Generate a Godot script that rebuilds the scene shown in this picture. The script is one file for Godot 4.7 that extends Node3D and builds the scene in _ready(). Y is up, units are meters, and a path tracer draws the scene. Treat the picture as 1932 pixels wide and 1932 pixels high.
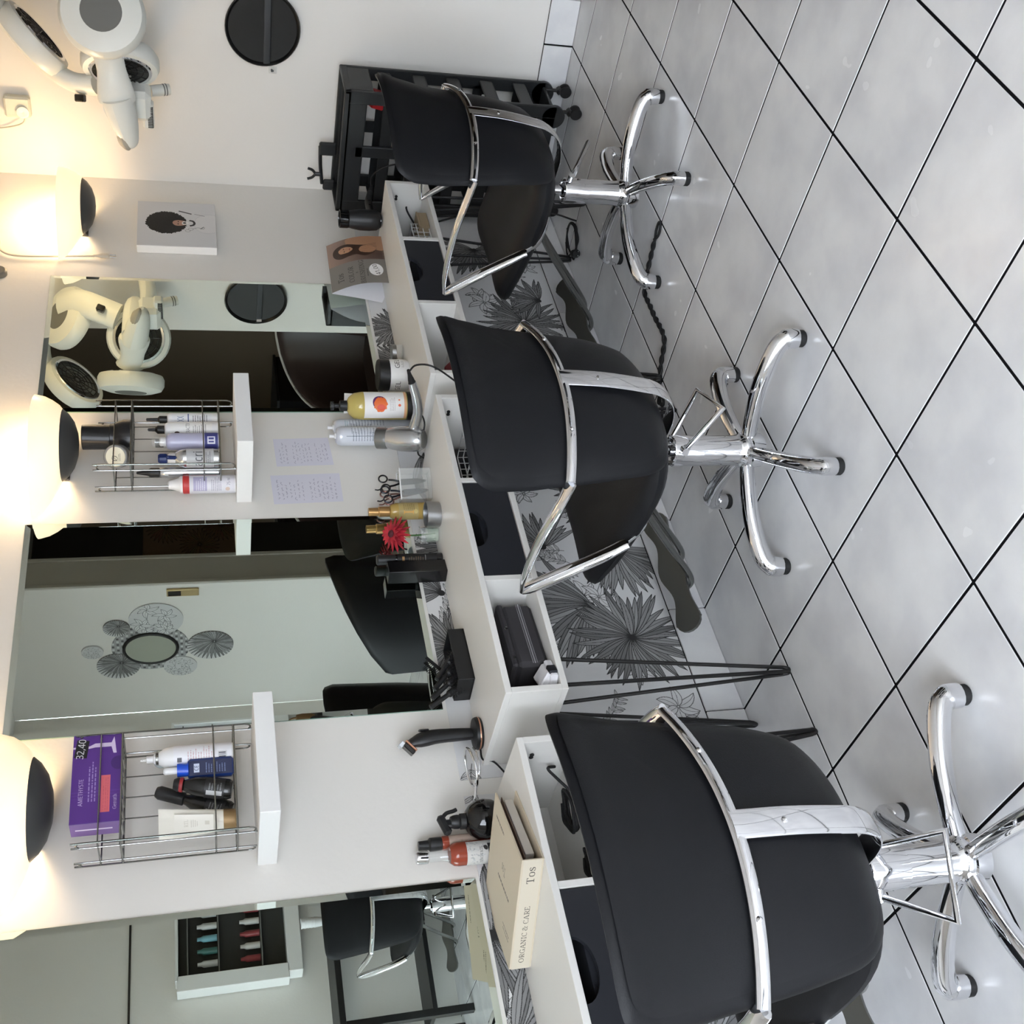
extends Node3D
# Hair salon: three styling stations along a mirrored wall, seen with the camera turned on its side.

class MB:
	var v := PackedVector3Array()
	var uv := PackedVector2Array()
	var ix := PackedInt32Array()
	func tri(a: Vector3, b: Vector3, c: Vector3) -> void:
		var k := v.size()
		v.append(a); v.append(b); v.append(c)
		for i in 3: uv.append(Vector2.ZERO)
		ix.append(k); ix.append(k + 1); ix.append(k + 2)
	# corners clockwise seen from outside, starting bottom left: bl, tl, tr, br
	func quad(a: Vector3, b: Vector3, c: Vector3, d: Vector3) -> void:
		var k := v.size()
		v.append(a); v.append(b); v.append(c); v.append(d)
		uv.append(Vector2(0, 1)); uv.append(Vector2(0, 0)); uv.append(Vector2(1, 0)); uv.append(Vector2(1, 1))
		for i in [0, 1, 2, 0, 2, 3]: ix.append(k + i)
	# rows of equal length; faces look to the left of (row direction x next row) unless flipped
	func grid(rows: Array, flip := false, u0 := 0.0, u1 := 1.0, vs := []) -> void:
		var k := v.size()
		var nr := rows.size()
		var nc: int = rows[0].size()
		for r in nr:
			for c in nc:
				v.append(rows[r][c])
				uv.append(Vector2(lerpf(u0, u1, float(c) / (nc - 1)), (vs[r] if vs.size() > r else float(r) / maxf(1, nr - 1))))
		for r in nr - 1:
			for c in nc - 1:
				var a := k + r * nc + c
				var q := [a, a + 1, a + nc, a + 1, a + nc + 1, a + nc]
				if flip: q = [a, a + nc, a + 1, a + 1, a + nc, a + nc + 1]
				for i in q: ix.append(i)
	func mesh() -> ArrayMesh:
		var n := PackedVector3Array(); n.resize(v.size())
		for t in range(0, ix.size(), 3):
			var a := v[ix[t]]
			var w := (v[ix[t + 2]] - a).cross(v[ix[t + 1]] - a)
			n[ix[t]] += w; n[ix[t + 1]] += w; n[ix[t + 2]] += w
		for i in n.size(): n[i] = n[i].normalized() if n[i].length_squared() > 1e-30 else Vector3.UP
		var arr := []; arr.resize(Mesh.ARRAY_MAX)
		arr[Mesh.ARRAY_VERTEX] = v; arr[Mesh.ARRAY_NORMAL] = n; arr[Mesh.ARRAY_TEX_UV] = uv; arr[Mesh.ARRAY_INDEX] = ix
		var m := ArrayMesh.new(); m.add_surface_from_arrays(Mesh.PRIMITIVE_TRIANGLES, arr)
		return m

var M := {}
var taken := {}
var rng := RandomNumberGenerator.new()
const TOP := 0.868   # height of the desk tops
const T := 0.40      # floor tile

# ---------------------------------------------------------------- shape helpers
func V(x, y, z) -> Vector3: return Vector3(x, y, z)

func box(mb: MB, c: Vector3, s: Vector3, b := 0.0015, bs := Basis()) -> void:
	var h := s * 0.5
	b = minf(b, minf(h.x, minf(h.y, h.z)) * 0.9)
	for ax in 3:
		for sg in [-1.0, 1.0]:
			var e := [Vector3.ZERO, Vector3.ZERO, Vector3.ZERO]
			e[0][ax] = sg; e[1][(ax + 1) % 3] = 1.0; e[2][(ax + 2) % 3] = 1.0
			if sg < 0: e = [e[0], e[2], e[1]]
			var n: Vector3 = e[0] * h
			var p: Vector3 = e[1] * (h - Vector3.ONE * b)
			var q: Vector3 = e[2] * (h - Vector3.ONE * b)
			mb.quad(c + bs * (n - p - q), c + bs * (n - p + q), c + bs * (n + p + q), c + bs * (n + p - q))
	if b <= 0.0: return
	for ax in 3:
		var a1 := (ax + 1) % 3
		var a2 := (ax + 2) % 3
		for s1 in [-1.0, 1.0]:
			for s2 in [-1.0, 1.0]:
				var o1 := Vector3.ZERO; o1[a1] = s1 * h[a1]; o1[a2] = s2 * (h[a2] - b)
				var o2 := Vector3.ZERO; o2[a1] = s1 * (h[a1] - b); o2[a2] = s2 * h[a2]
				var l := Vector3.ZERO; l[ax] = h[ax] - b
				if s1 * s2 > 0: mb.quad(c + bs * (o1 - l), c + bs * (o1 + l), c + bs * (o2 + l), c + bs * (o2 - l))
				else: mb.quad(c + bs * (o1 + l), c + bs * (o1 - l), c + bs * (o2 - l), c + bs * (o2 + l))
	for sx in [-1.0, 1.0]:
		for sy in [-1.0, 1.0]:
			for sz in [-1.0, 1.0]:
				var x := V(sx * h.x, sy * (h.y - b), sz * (h.z - b))
				var y := V(sx * (h.x - b), sy * h.y, sz * (h.z - b))
				var z := V(sx * (h.x - b), sy * (h.y - b), sz * h.z)
				if sx * sy * sz > 0: mb.tri(c + bs * x, c + bs * z, c + bs * y)
				else: mb.tri(c + bs * x, c + bs * y, c + bs * z)

func bx(c: Vector3, s: Vector3, b := 0.0015, bs := Basis()) -> MB:
	var mb := MB.new(); box(mb, c, s, b, bs); return mb

func curve(p: Array, n := 6, closed := false) -> PackedVector3Array:
	var o := PackedVector3Array()
	var m := p.size()
	var segs := m if closed else m - 1
	for i in segs:
		var a: Vector3 = p[(i - 1 + m) % m] if closed or i > 0 else p[0] * 2.0 - p[1]
		var b: Vector3 = p[i]
		var c: Vector3 = p[(i + 1) % m]
		var d: Vector3 = p[(i + 2) % m] if closed or i + 2 < m else c * 2.0 - b
		for k in n:
			var t := float(k) / n
			o.append(0.5 * (2.0 * b + (c - a) * t + (2.0 * a - 5.0 * b + 4.0 * c - d) * t * t + (3.0 * b - a - 3.0 * c + d) * t * t * t))
	if not closed: o.append(p[m - 1])
	return o

func curve2(p: Array, n := 6, closed := true) -> PackedVector2Array:
	var q := []
	for a in p: q.append(V(a.x, a.y, 0))
	var o := PackedVector2Array()
	for a in curve(q, n, closed): o.append(Vector2(a.x, a.y))
	return o

# sweep of an oval along a path; r is a number or one number per point; flat squeezes it along the frame's second axis
func tube(mb: MB, p: PackedVector3Array, r, sides := 10, flat := 1.0, up := Vector3.ZERO, caps := true, close := false) -> void:
	var n := p.size()
	var d0 := (p[1] - p[0]).normalized()
	var nx := up.cross(d0) if up != Vector3.ZERO else (V(0.3, 1, 0.2).cross(d0))
	nx = nx.normalized()
	var rows := []
	for i in n:
		var d: Vector3 = (p[(i + 1) % n] - p[(i - 1 + n) % n]) if close else (p[mini(i + 1, n - 1)] - p[maxi(i - 1, 0)])
		d = d.normalized()
		if up != Vector3.ZERO and absf(up.normalized().dot(d)) < 0.98: nx = up.cross(d).normalized()
		else: nx = (nx - d * nx.dot(d)).normalized()
		var ny := nx.cross(d)
		var rr: float = r[mini(i, r.size() - 1)] if (r is Array or r is PackedFloat32Array) else r
		var row := PackedVector3Array()
		for s in sides + 1:
			var a := TAU * s / sides
			row.append(p[i] + nx * cos(a) * rr + ny * sin(a) * rr * flat)
		rows.append(row)
	if close: rows.append(rows[0])
	mb.grid(rows)
	if caps and not close:
		for e in [0, n - 1]:
			var row: PackedVector3Array = rows[e]
			for s in sides:
				if e == 0: mb.tri(p[e], row[s + 1], row[s])
				else: mb.tri(p[e], row[s], row[s + 1])

func tb(p: Array, r, sides := 8, n := 6, flat := 1.0, up := Vector3.ZERO) -> MB:
	var mb := MB.new(); tube(mb, curve(p, n), r, sides, flat, up); return mb

func line_tube(p: Array, r, sides := 8) -> MB:
	var mb := MB.new(); tube(mb, PackedVector3Array(p), r, sides); return mb

# prof: Vector2(radius, height) from bottom to top
func lathe(mb: MB, prof: Array, seg := 24, xf := Transform3D(), uvs := true) -> void:
	var total := 0.0
	var len := [0.0]
	for i in range(1, prof.size()):
		total += (prof[i] - prof[i - 1]).length(); len.append(total)
	var rows := []; var vs := []
	for i in prof.size():
		var row := PackedVector3Array()
		for s in seg + 1:
			var a := TAU * s / seg
			row.append(xf * V(cos(a) * prof[i].x, prof[i].y, sin(a) * prof[i].x))
		rows.append(row); vs.append(1.0 - len[i] / maxf(total, 1e-6))
		var sharp := false
		if i > 0 and i < prof.size() - 1:
			var d1: Vector2 = (prof[i] - prof[i - 1]).normalized()
			var d2: Vector2 = (prof[i + 1] - prof[i]).normalized()
			sharp = d1.dot(d2) < 0.8
		if sharp:
			mb.grid(rows, false, 0.0, 1.0, vs)
			rows = [row]; vs = [1.0 - len[i] / maxf(total, 1e-6)]
	mb.grid(rows, false, 0.0, 1.0, vs)

func lt(prof: Array, seg := 24, xf := Transform3D()) -> MB:
	var mb := MB.new(); lathe(mb, prof, seg, xf); return mb

# the part of a lathe profile for a printed label: v runs top to bottom over just this part
func band(r: float, y0: float, y1: float, seg := 28, a0 := 0.0, a1 := TAU) -> MB:
	var mb := MB.new()
	var rows := []
	for y in [y1, y0]:
		var row := PackedVector3Array()
		for s in seg + 1:
			var a := lerpf(a0, a1, float(s) / seg)
			row.append(V(sin(a) * r, y, cos(a) * r))
		rows.append(row)
	mb.grid(rows, false)
	return mb

func prism(mb: MB, poly: PackedVector2Array, depth: float, xf := Transform3D()) -> void:
	if Geometry2D.is_polygon_clockwise(poly): poly.reverse()
	var id := Geometry2D.triangulate_polygon(poly)
	for t in range(0, id.size(), 3):
		var a := poly[id[t]]; var b := poly[id[t + 1]]; var c := poly[id[t + 2]]
		if (b - a).cross(c - a) < 0:
			var w := b; b = c; c = w
		mb.tri(xf * V(a.x, a.y, depth), xf * V(c.x, c.y, depth), xf * V(b.x, b.y, depth))
		mb.tri(xf * V(a.x, a.y, 0), xf * V(b.x, b.y, 0), xf * V(c.x, c.y, 0))
	for i in poly.size():
		var a := poly[i]; var b := poly[(i + 1) % poly.size()]
		mb.quad(xf * V(a.x, a.y, 0), xf * V(a.x, a.y, depth), xf * V(b.x, b.y, depth), xf * V(b.x, b.y, 0))

func pr(poly: Array, depth: float, xf := Transform3D()) -> MB:
	var mb := MB.new(); prism(mb, PackedVector2Array(poly), depth, xf); return mb

# padded sheet: outline in a plane, mapped onto a bent centre surface, with rounded rims
func pad(outline: PackedVector2Array, mid: Vector2, f: Callable, thick: float, rings := 12, back := 1.0) -> MB:
	var mb := MB.new()
	var nrm := func(q: Vector2) -> Vector3:
		var e := 0.002
		return (f.call(q + Vector2(e, 0)) - f.call(q - Vector2(e, 0))).cross(f.call(q + Vector2(0, e)) - f.call(q - Vector2(0, e))).normalized()
	if Geometry2D.is_polygon_clockwise(outline): outline.reverse()
	var n := outline.size()
	for side in [1.0, -1.0]:
		var rows := []
		for k in rings + 1:
			var r := sin(PI * 0.5 * k / rings)
			r = lerpf(float(k) / rings, r, 0.8)
			var th: float = thick * pow(maxf(0.0, 1.0 - pow(r, 5.0)), 0.5) * (1.0 if side > 0 else back)
			var row := PackedVector3Array()
			for i in n + 1:
				var q := mid + (outline[i % n] - mid) * r
				row.append(f.call(q) + nrm.call(q) * th * side)
			rows.append(row)
		mb.grid(rows, side < 0)
	return mb

func ellipsoid(mb: MB, c: Vector3, r: Vector3, seg := 16, rings := 10, bs := Basis()) -> void:
	var rows := []
	for k in rings + 1:
		var a := PI * k / rings - PI / 2
		var row := PackedVector3Array()
		for s in seg + 1:
			var b := TAU * s / seg
			row.append(c + bs * V(cos(a) * cos(b) * r.x, sin(a) * r.y, cos(a) * sin(b) * r.z))
		rows.append(row)
	mb.grid(rows)

func rrect(w: float, h: float, r: float, n := 5) -> PackedVector2Array:
	var o := PackedVector2Array()
	for k in 4:
		var c := Vector2((w / 2 - r) * [1, -1, -1, 1][k], (h / 2 - r) * [1, 1, -1, -1][k])
		for i in n + 1:
			var a := PI / 2 * (k + float(i) / n)
			o.append(c + Vector2(cos(a), sin(a)) * r)
	return o

func look(at: Vector3, dir: Vector3, up := Vector3.UP) -> Transform3D:   # y axis of the result points along dir
	var y := dir.normalized()
	var x := up.cross(y)
	if x.length() < 0.01: x = Vector3.RIGHT.cross(y)
	x = x.normalized()
	return Transform3D(Basis(x, y, x.cross(y)), at)

# ---------------------------------------------------------------- nodes
func numbered(called: String) -> String:
	if not taken.has(called): taken[called] = 0; return called
	taken[called] += 1
	return "%s_%03d" % [called, taken[called]]

func tag(o: Node, label: String, category: String, group := "") -> Node:
	o.set_meta("label", label); o.set_meta("category", category)
	if group != "": o.set_meta("group", group)
	return o

func thing(called: String, label: String, category: String, at := Vector3.ZERO, turn := 0.0, group := "") -> Node3D:
	var o := Node3D.new(); o.name = numbered(called); add_child(o)
	o.position = at; o.rotation.y = turn
	tag(o, label, category, group)
	return o

func obj(called: String, mb: MB, m: Material, parent: Node = null) -> MeshInstance3D:
	return inst(called, mb.mesh(), m, parent)

func inst(called: String, me: Mesh, m: Material, parent: Node = null) -> MeshInstance3D:
	var o := MeshInstance3D.new(); o.mesh = me; o.material_override = m
	if parent == null: o.name = numbered(called); add_child(o)
	else: o.name = called; parent.add_child(o, true)
	o.cast_shadow = GeometryInstance3D.SHADOW_CASTING_SETTING_ON
	return o

func struct(called: String, mb: MB, m: Material) -> MeshInstance3D:
	var o := obj(called, mb, m); o.set_meta("kind", "structure"); return o

func struct_node(called: String) -> Node3D:
	var o := Node3D.new(); o.name = numbered(called); add_child(o); o.set_meta("kind", "structure"); return o

# ---------------------------------------------------------------- materials
func mat(c: Color, rough := 0.5, metal := 0.0) -> StandardMaterial3D:
	var m := StandardMaterial3D.new()
	m.albedo_color = c; m.roughness = rough; m.metallic = metal
	return m

func noise_tex(size: int, freq: float, ramp: Array, seed_ := 1, oct := 4, normal := false, strength := 4.0, type := FastNoiseLite.TYPE_SIMPLEX_SMOOTH) -> NoiseTexture2D:
	var n := FastNoiseLite.new(); n.noise_type = type; n.frequency = freq; n.seed = seed_; n.fractal_octaves = oct
	var t := NoiseTexture2D.new(); t.width = size; t.height = size; t.seamless = true; t.noise = n; t.normalize = true
	if normal: t.as_normal_map = true; t.bump_strength = strength
	elif ramp.size() > 0:
		var g := Gradient.new()
		var off := PackedFloat32Array(); var col := PackedColorArray()
		for r in ramp: off.append(r[0]); col.append(r[1])
		g.offsets = off; g.colors = col
		t.color_ramp = g
	return t

func grey(x: float) -> Color: return Color(x, x, x)
func rgb(r, g, b) -> Color: return Color(r / 255.0, g / 255.0, b / 255.0)

# ---------------------------------------------------------------- print: flat pictures and lettering as images
func canvas(w: int, h: int, c: Color) -> Image:
	var im := Image.create(w, h, false, Image.FORMAT_RGB8); im.fill(c); return im

func fill_poly(im: Image, p: PackedVector2Array, c: Color) -> void:
	var y0 := 1e9; var y1 := -1e9
	for q in p: y0 = minf(y0, q.y); y1 = maxf(y1, q.y)
	var w := im.get_width()
	for y in range(maxi(0, int(floor(y0))), mini(im.get_height() - 1, int(ceil(y1))) + 1):
		var xs := []
		var yy := y + 0.5
		for i in p.size():
			var a := p[i]; var b := p[(i + 1) % p.size()]
			if (a.y <= yy) != (b.y <= yy): xs.append(a.x + (yy - a.y) / (b.y - a.y) * (b.x - a.x))
		xs.sort()
		for k in range(0, xs.size() - 1, 2):
			var x0 := maxi(0, int(round(xs[k]))); var x1 := mini(w, int(round(xs[k + 1])))
			if x1 > x0: im.fill_rect(Rect2i(x0, y, x1 - x0, 1), c)

func stroke(im: Image, p: PackedVector2Array, width: float, c: Color, closed := false) -> void:
	for i in (p.size() if closed else p.size() - 1):
		var a := p[i]; var b := p[(i + 1) % p.size()]
		var d := b - a
		if d.length() < 0.01: continue
		var n := Vector2(-d.y, d.x).normalized() * width * 0.5
		var e := d.normalized() * width * 0.25
		fill_poly(im, PackedVector2Array([a + n - e, b + n + e, b - n + e, a - n - e]), c)

func oval(c: Vector2, r: Vector2, n := 24, rot := 0.0) -> PackedVector2Array:
	var o := PackedVector2Array()
	for i in n: o.append(c + (Vector2(cos(TAU * i / n), sin(TAU * i / n)) * r).rotated(rot))
	return o

var fonts := {}
func write(im: Image, s: String, at: Vector2, height: float, c: Color, serif := false, rot := 0.0, width := 0.0) -> void:
	var key := "Droid Serif" if serif else "Droid Sans"
	if not fonts.has(key):
		var f := SystemFont.new(); f.font_names = PackedStringArray([key]); fonts[key] = f
	var t := TextMesh.new(); t.text = s; t.font = fonts[key]; t.font_size = 32; t.pixel_size = 1.0; t.depth = 0.0; t.curve_step = 2.0
	var a := t.get_mesh_arrays()
	var pv: PackedVector3Array = a[Mesh.ARRAY_VERTEX]; var pi: PackedInt32Array = a[Mesh.ARRAY_INDEX]
	var bb := t.get_aabb()
	var k := height / 24.0
	var kx := k if width == 0.0 else width / maxf(1.0, bb.size.x)
	var mid := bb.get_center()
	for i in range(0, pi.size(), 3):
		var q := PackedVector2Array()
		for j in 3:
			var p := pv[pi[i + j]] - mid
			q.append(at + Vector2(p.x * kx, -p.y * k).rotated(rot))
		fill_poly(im, q, c)

func print_lines(im: Image, r: Rect2, rows: int, c: Color, h := 0.4, seed_ := 5) -> void:   # lines of tiny illegible print
	var g := RandomNumberGenerator.new(); g.seed = seed_
	for i in rows:
		var y := r.position.y + r.size.y * (i + 0.5) / rows
		var x := r.position.x
		var end := r.end.x - g.randf() * r.size.x * 0.3
		while x < end:
			var w := g.randf_range(0.03, 0.12) * r.size.x
			im.fill_rect(Rect2i(int(x), int(y), int(minf(w, end - x)), maxi(1, int(r.size.y / rows * h))), c)
			x += w + r.size.x * 0.02

func pmat(im: Image, rough := 0.5, metal := 0.0) -> StandardMaterial3D:
	var m := mat(Color.WHITE, rough, metal)
	im.generate_mipmaps()
	m.albedo_texture = ImageTexture.create_from_image(im)
	return m

# ---------------------------------------------------------------- wallpaper
func leaflet(im: Image, f: Callable, c: Vector2, ang: float, r0: float, r1: float, w: float, fill: Color, ink: Color, lw: float, bend := 0.0) -> void:
	var l := PackedVector2Array(); var r := PackedVector2Array(); var m := PackedVector2Array()
	for k in 9:
		var t := k / 8.0
		var a := ang + bend * t * t
		var p := c + Vector2(cos(a), sin(a)) * lerpf(r0, r1, t)
		var n := Vector2(-sin(a), cos(a)) * w * (0.18 + 0.82 * sin(PI * pow(t, 0.75))) * (1.0 if t < 0.98 else 0.0)
		l.append(f.call(p + n)); r.append(f.call(p - n)); m.append(f.call(p))
	r.reverse()
	var poly := PackedVector2Array(l); poly.append_array(r)
	fill_poly(im, poly, fill)
	stroke(im, poly, lw, ink, true)
	stroke(im, m, lw * 0.6, ink)

func fan(im: Image, f: Callable, c: Vector2, r: float, a0: float, a1: float, n: int, lw: float, g: RandomNumberGenerator) -> void:
	var order := range(n)
	for i in order:
		var a := deg_to_rad(lerpf(a0, a1, (i + g.randf() * 0.6) / n))
		var s := g.randf_range(0.42, 0.62)
		leaflet(im, f, c, a, 0.006, r * g.randf_range(0.78, 1.08), r * 0.062, grey(s), grey(0.17), lw, g.randf_range(-0.12, 0.12))
	fill_poly(im, PackedVector2Array(Array(oval(Vector2.ZERO, Vector2.ONE * 0.012)).map(func(p): return f.call(c + p))), grey(0.14))

func sprig(im: Image, f: Callable, c: Vector2, ang: float, l: float, lw: float, g: RandomNumberGenerator) -> void:
	var stem := PackedVector2Array()
	for k in 9: stem.append(f.call(c + Vector2(cos(ang), sin(ang)).rotated(0.25 * k / 8.0) * l * k / 8.0))
	stroke(im, stem, lw, grey(0.3))
	for k in range(1, 9):
		for s in [-1.0, 1.0]:
			var p := c + Vector2(cos(ang), sin(ang)).rotated(0.25 * k / 8.0) * l * k / 8.0
			leaflet(im, f, p, ang + s * g.randf_range(0.6, 1.0), 0.0, l * 0.24, l * 0.035, grey(0.80), grey(0.34), lw * 0.8)

func blossom(im: Image, f: Callable, c: Vector2, r: float, lw: float, g: RandomNumberGenerator) -> void:
	var a := g.randf() * TAU
	for k in 6: leaflet(im, f, c, a + TAU * k / 6.0 + g.randf() * 0.2, 0.004, r * g.randf_range(0.8, 1.1), r * 0.2, grey(0.84), grey(0.33), lw, 0.3)

func wallpaper(x0: float, x1: float, y0: float, y1: float, w: int, h: int) -> MeshInstance3D:
	var im := canvas(w, h, grey(0.845))
	var f := func(p: Vector2) -> Vector2: return Vector2((p.x - x0) / (x1 - x0) * w, (y1 - p.y) / (y1 - y0) * h)
	var px := w / (x1 - x0)
	var lw := maxf(1.3, px * 0.0022)
	var g := RandomNumberGenerator.new(); g.seed = 11
	for k in 120:
		var c := Vector2(g.randf_range(-1.6, 2.9), g.randf_range(0.13, 0.94))
		if k % 3 == 0: blossom(im, f, c, g.randf_range(0.05, 0.08), lw, g)
		else: sprig(im, f, c, g.randf() * TAU, g.randf_range(0.1, 0.17), lw, g)
	var fans := [[1.25, 0.30, 0.24, 20, 340, 34], [1.55, 0.62, 0.22, 100, 300, 24], [0.95, 0.24, 0.2, 60, 260, 22], [1.62, 0.22, 0.2, 0, 200, 24],
		[2.45, 0.42, 0.2, 60, 300, 24], [-0.95, 0.45, 0.24, 0, 360, 36], [-1.3, 0.72, 0.24, 180, 360, 26], [-0.5, 0.42, 0.2, 30, 210, 22], [1.02, 0.9, 0.17, 200, 350, 18],
		[1.35, 0.9, 0.16, 20, 170, 18], [1.66, 0.86, 0.15, 10, 190, 18], [2.3, 0.84, 0.15, 0, 180, 18],
		[0.70, 0.50, 0.17, -60, 130, 20], [0.685, 0.235, 0.22, 115, 265, 22], [0.70, 0.80, 0.16, 20, 170, 18], [0.439, 0.391, 0.26, 30, 215, 28], [0.302, 0.288, 0.205, 0, 360, 46],
		[1.938, 0.30, 0.2, 0, 360, 40], [2.09, 0.2, 0.16, -20, 170, 20], [1.882, 0.845, 0.14, -10, 190, 22],
		[0.304, 0.885, 0.17, -15, 195, 26], [0.52, 0.885, 0.15, 10, 120, 14], [-0.60, 0.935, 0.2, 175, 365, 26], [-0.86, 0.93, 0.2, 190, 350, 22], [-1.15, 0.88, 0.2, 0, 360, 30], [-0.42, 0.89, 0.1, 150, 260, 10]]
	for q in fans: fan(im, f, Vector2(q[0], q[1]), q[2], q[3], q[4], q[5], lw, g)
	var m := pmat(im, 0.75)
	var mb := MB.new()
	mb.quad(V(x0, y0, 0.0016), V(x0, y1, 0.0016), V(x1, y1, 0.0016), V(x1, y0, 0.0016))
	for e in [[V(x0, y0, 0), V(x0, y1, 0), V(x0, y1, 0.0016), V(x0, y0, 0.0016)], [V(x1, y0, 0.0016), V(x1, y1, 0.0016), V(x1, y1, 0), V(x1, y0, 0)], [V(x0, y1, 0.0016), V(x0, y1, 0), V(x1, y1, 0), V(x1, y1, 0.0016)]]:
		mb.quad(e[0], e[1], e[2], e[3])
	var o := obj("trim_1", mb, m); o.set_meta("kind", "structure")
	return o

# ---------------------------------------------------------------- furniture
func desk(x0: float, x1: float, label: String) -> void:
	var zf := 0.372; var t := 0.018; var yb := 0.692
	var d := thing("styling_desk", label, "desk", V((x0 + x1) / 2, 0, 0), 0.0, "white styling desks along the mirror wall")
	var L := x1 - x0; var hx := L / 2
	obj("top", bx(V(0, TOP - t / 2, zf / 2 + 0.001), V(L, t, zf - 0.002), 0.0012), M.desk, d)
	obj("bottom_panel", bx(V(0, yb + t / 2, zf / 2 + 0.001), V(L, t, zf - 0.002), 0.0012), M.desk, d)
	for s in [-1, 1]: obj("side_panel", bx(V(s * (hx - t / 2), (TOP + yb) / 2, zf / 2 + 0.001), V(t, TOP - yb - 2 * t, zf - 0.002), 0.001), M.desk, d)
	var w := L / 3.0
	for s in [-1, 1]: obj("divider", bx(V(s * w / 2, (TOP + yb) / 2, zf / 2), V(t, TOP - yb - 2 * t, zf - 0.006), 0.001), M.desk, d)
	obj("back_panel", bx(V(0, (TOP + yb) / 2, 0.006), V(L - 2 * t, TOP - yb - 2 * t, 0.008), 0.001), M.desk, d)
	# drawer with a dipped finger notch in its upper edge
	var iw := w - t - 0.006; var ih := TOP - yb - 2 * t - 0.005
	var p := PackedVector2Array([Vector2(-iw / 2, -ih / 2), Vector2(iw / 2, -ih / 2), Vector2(iw / 2, ih / 2)])
	for k in 13: p.append(Vector2(0.075 * cos(PI * k / 12.0), ih / 2 - 0.045 * sin(PI * k / 12.0)))
	p.append(Vector2(-iw / 2, ih / 2))
	var front := MB.new(); prism(front, p, 0.014, Transform3D(Basis(), V(0, (TOP + yb) / 2, zf - 0.02)))
	var dr := obj("drawer", front, M.drawer, d)
	obj("drawer_box", bx(V(0, (TOP + yb) / 2 - 0.01, zf / 2 - 0.01), V(iw - 0.01, ih - 0.05, zf - 0.06), 0.001), M.drawer, dr)
	for s in [-1, 1]:
		for q in [V(0, 0, 0), V(s * -0.012, 0.004, 0)]:
			obj("cam_screw", lt([Vector2(0, 0), Vector2(0.006, 0), Vector2(0.006, 0.003), Vector2(0, 0.003)], 10, look(V(s * (hx - t - 0.0005), TOP - 0.05, zf - 0.06 + q.x * s), V(-s, 0, 0))), M.black_plastic, d)
	for sx in [-1, 1]:
		for fz in [0.335, 0.045]:
			var leg := Node3D.new(); leg.name = "leg"; d.add_child(leg, true)
			var foot = V(sx * (hx - 0.03), 0.008, fz)
			var inx = -sx
			var inz = -1.0 if fz > 0.2 else 1.0
			var tops = [foot + V(inx * 0.10, yb - 0.008, inz * 0.01), foot + V(inx * 0.01, yb - 0.008, inz * 0.005), foot + V(inx * 0.012, yb - 0.008, inz * 0.10)]
			var feet = [foot + V(inx * 0.014, 0, 0), foot, foot + V(0, 0, inz * 0.014)]
			for k in 3: obj("rod", line_tube([feet[k] + V(0, 0.012, 0), tops[k]], 0.0058, 8), M.black_metal, leg)
			var bend := MB.new()
			tube(bend, curve([feet[0] + V(0, 0.014, 0), foot + V(inx * 0.009, -0.001, 0), foot + V(0, 0.002, 0), foot + V(0, 0.014, 0)], 5), 0.0058, 8)
			tube(bend, curve([feet[2] + V(0, 0.014, 0), foot + V(0, -0.001, inz * 0.009), foot + V(0, 0.002, 0), foot + V(0, 0.014, 0)], 5), 0.0058, 8)
			obj("foot_bend", bend, M.black_metal, leg)
			obj("mounting_plate", bx(foot + V(inx * 0.05, yb - 0.011, inz * 0.05), V(0.13, 0.005, 0.13), 0.001), M.black_metal, leg)

func back_z(y: float) -> float:
	var k := [[0.40, 0.13], [0.44, 0.175], [0.50, 0.212], [0.60, 0.234], [0.73, 0.243], [0.85, 0.252], [0.95, 0.275], [1.03, 0.312], [1.1, 0.34]]
	for i in k.size() - 1:
		if y <= k[i + 1][0] or i == k.size() - 2:
			var t: float = (y - k[i][0]) / (k[i + 1][0] - k[i][0])
			return lerpf(k[i][1], k[i + 1][1], t)
	return 0.3

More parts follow.
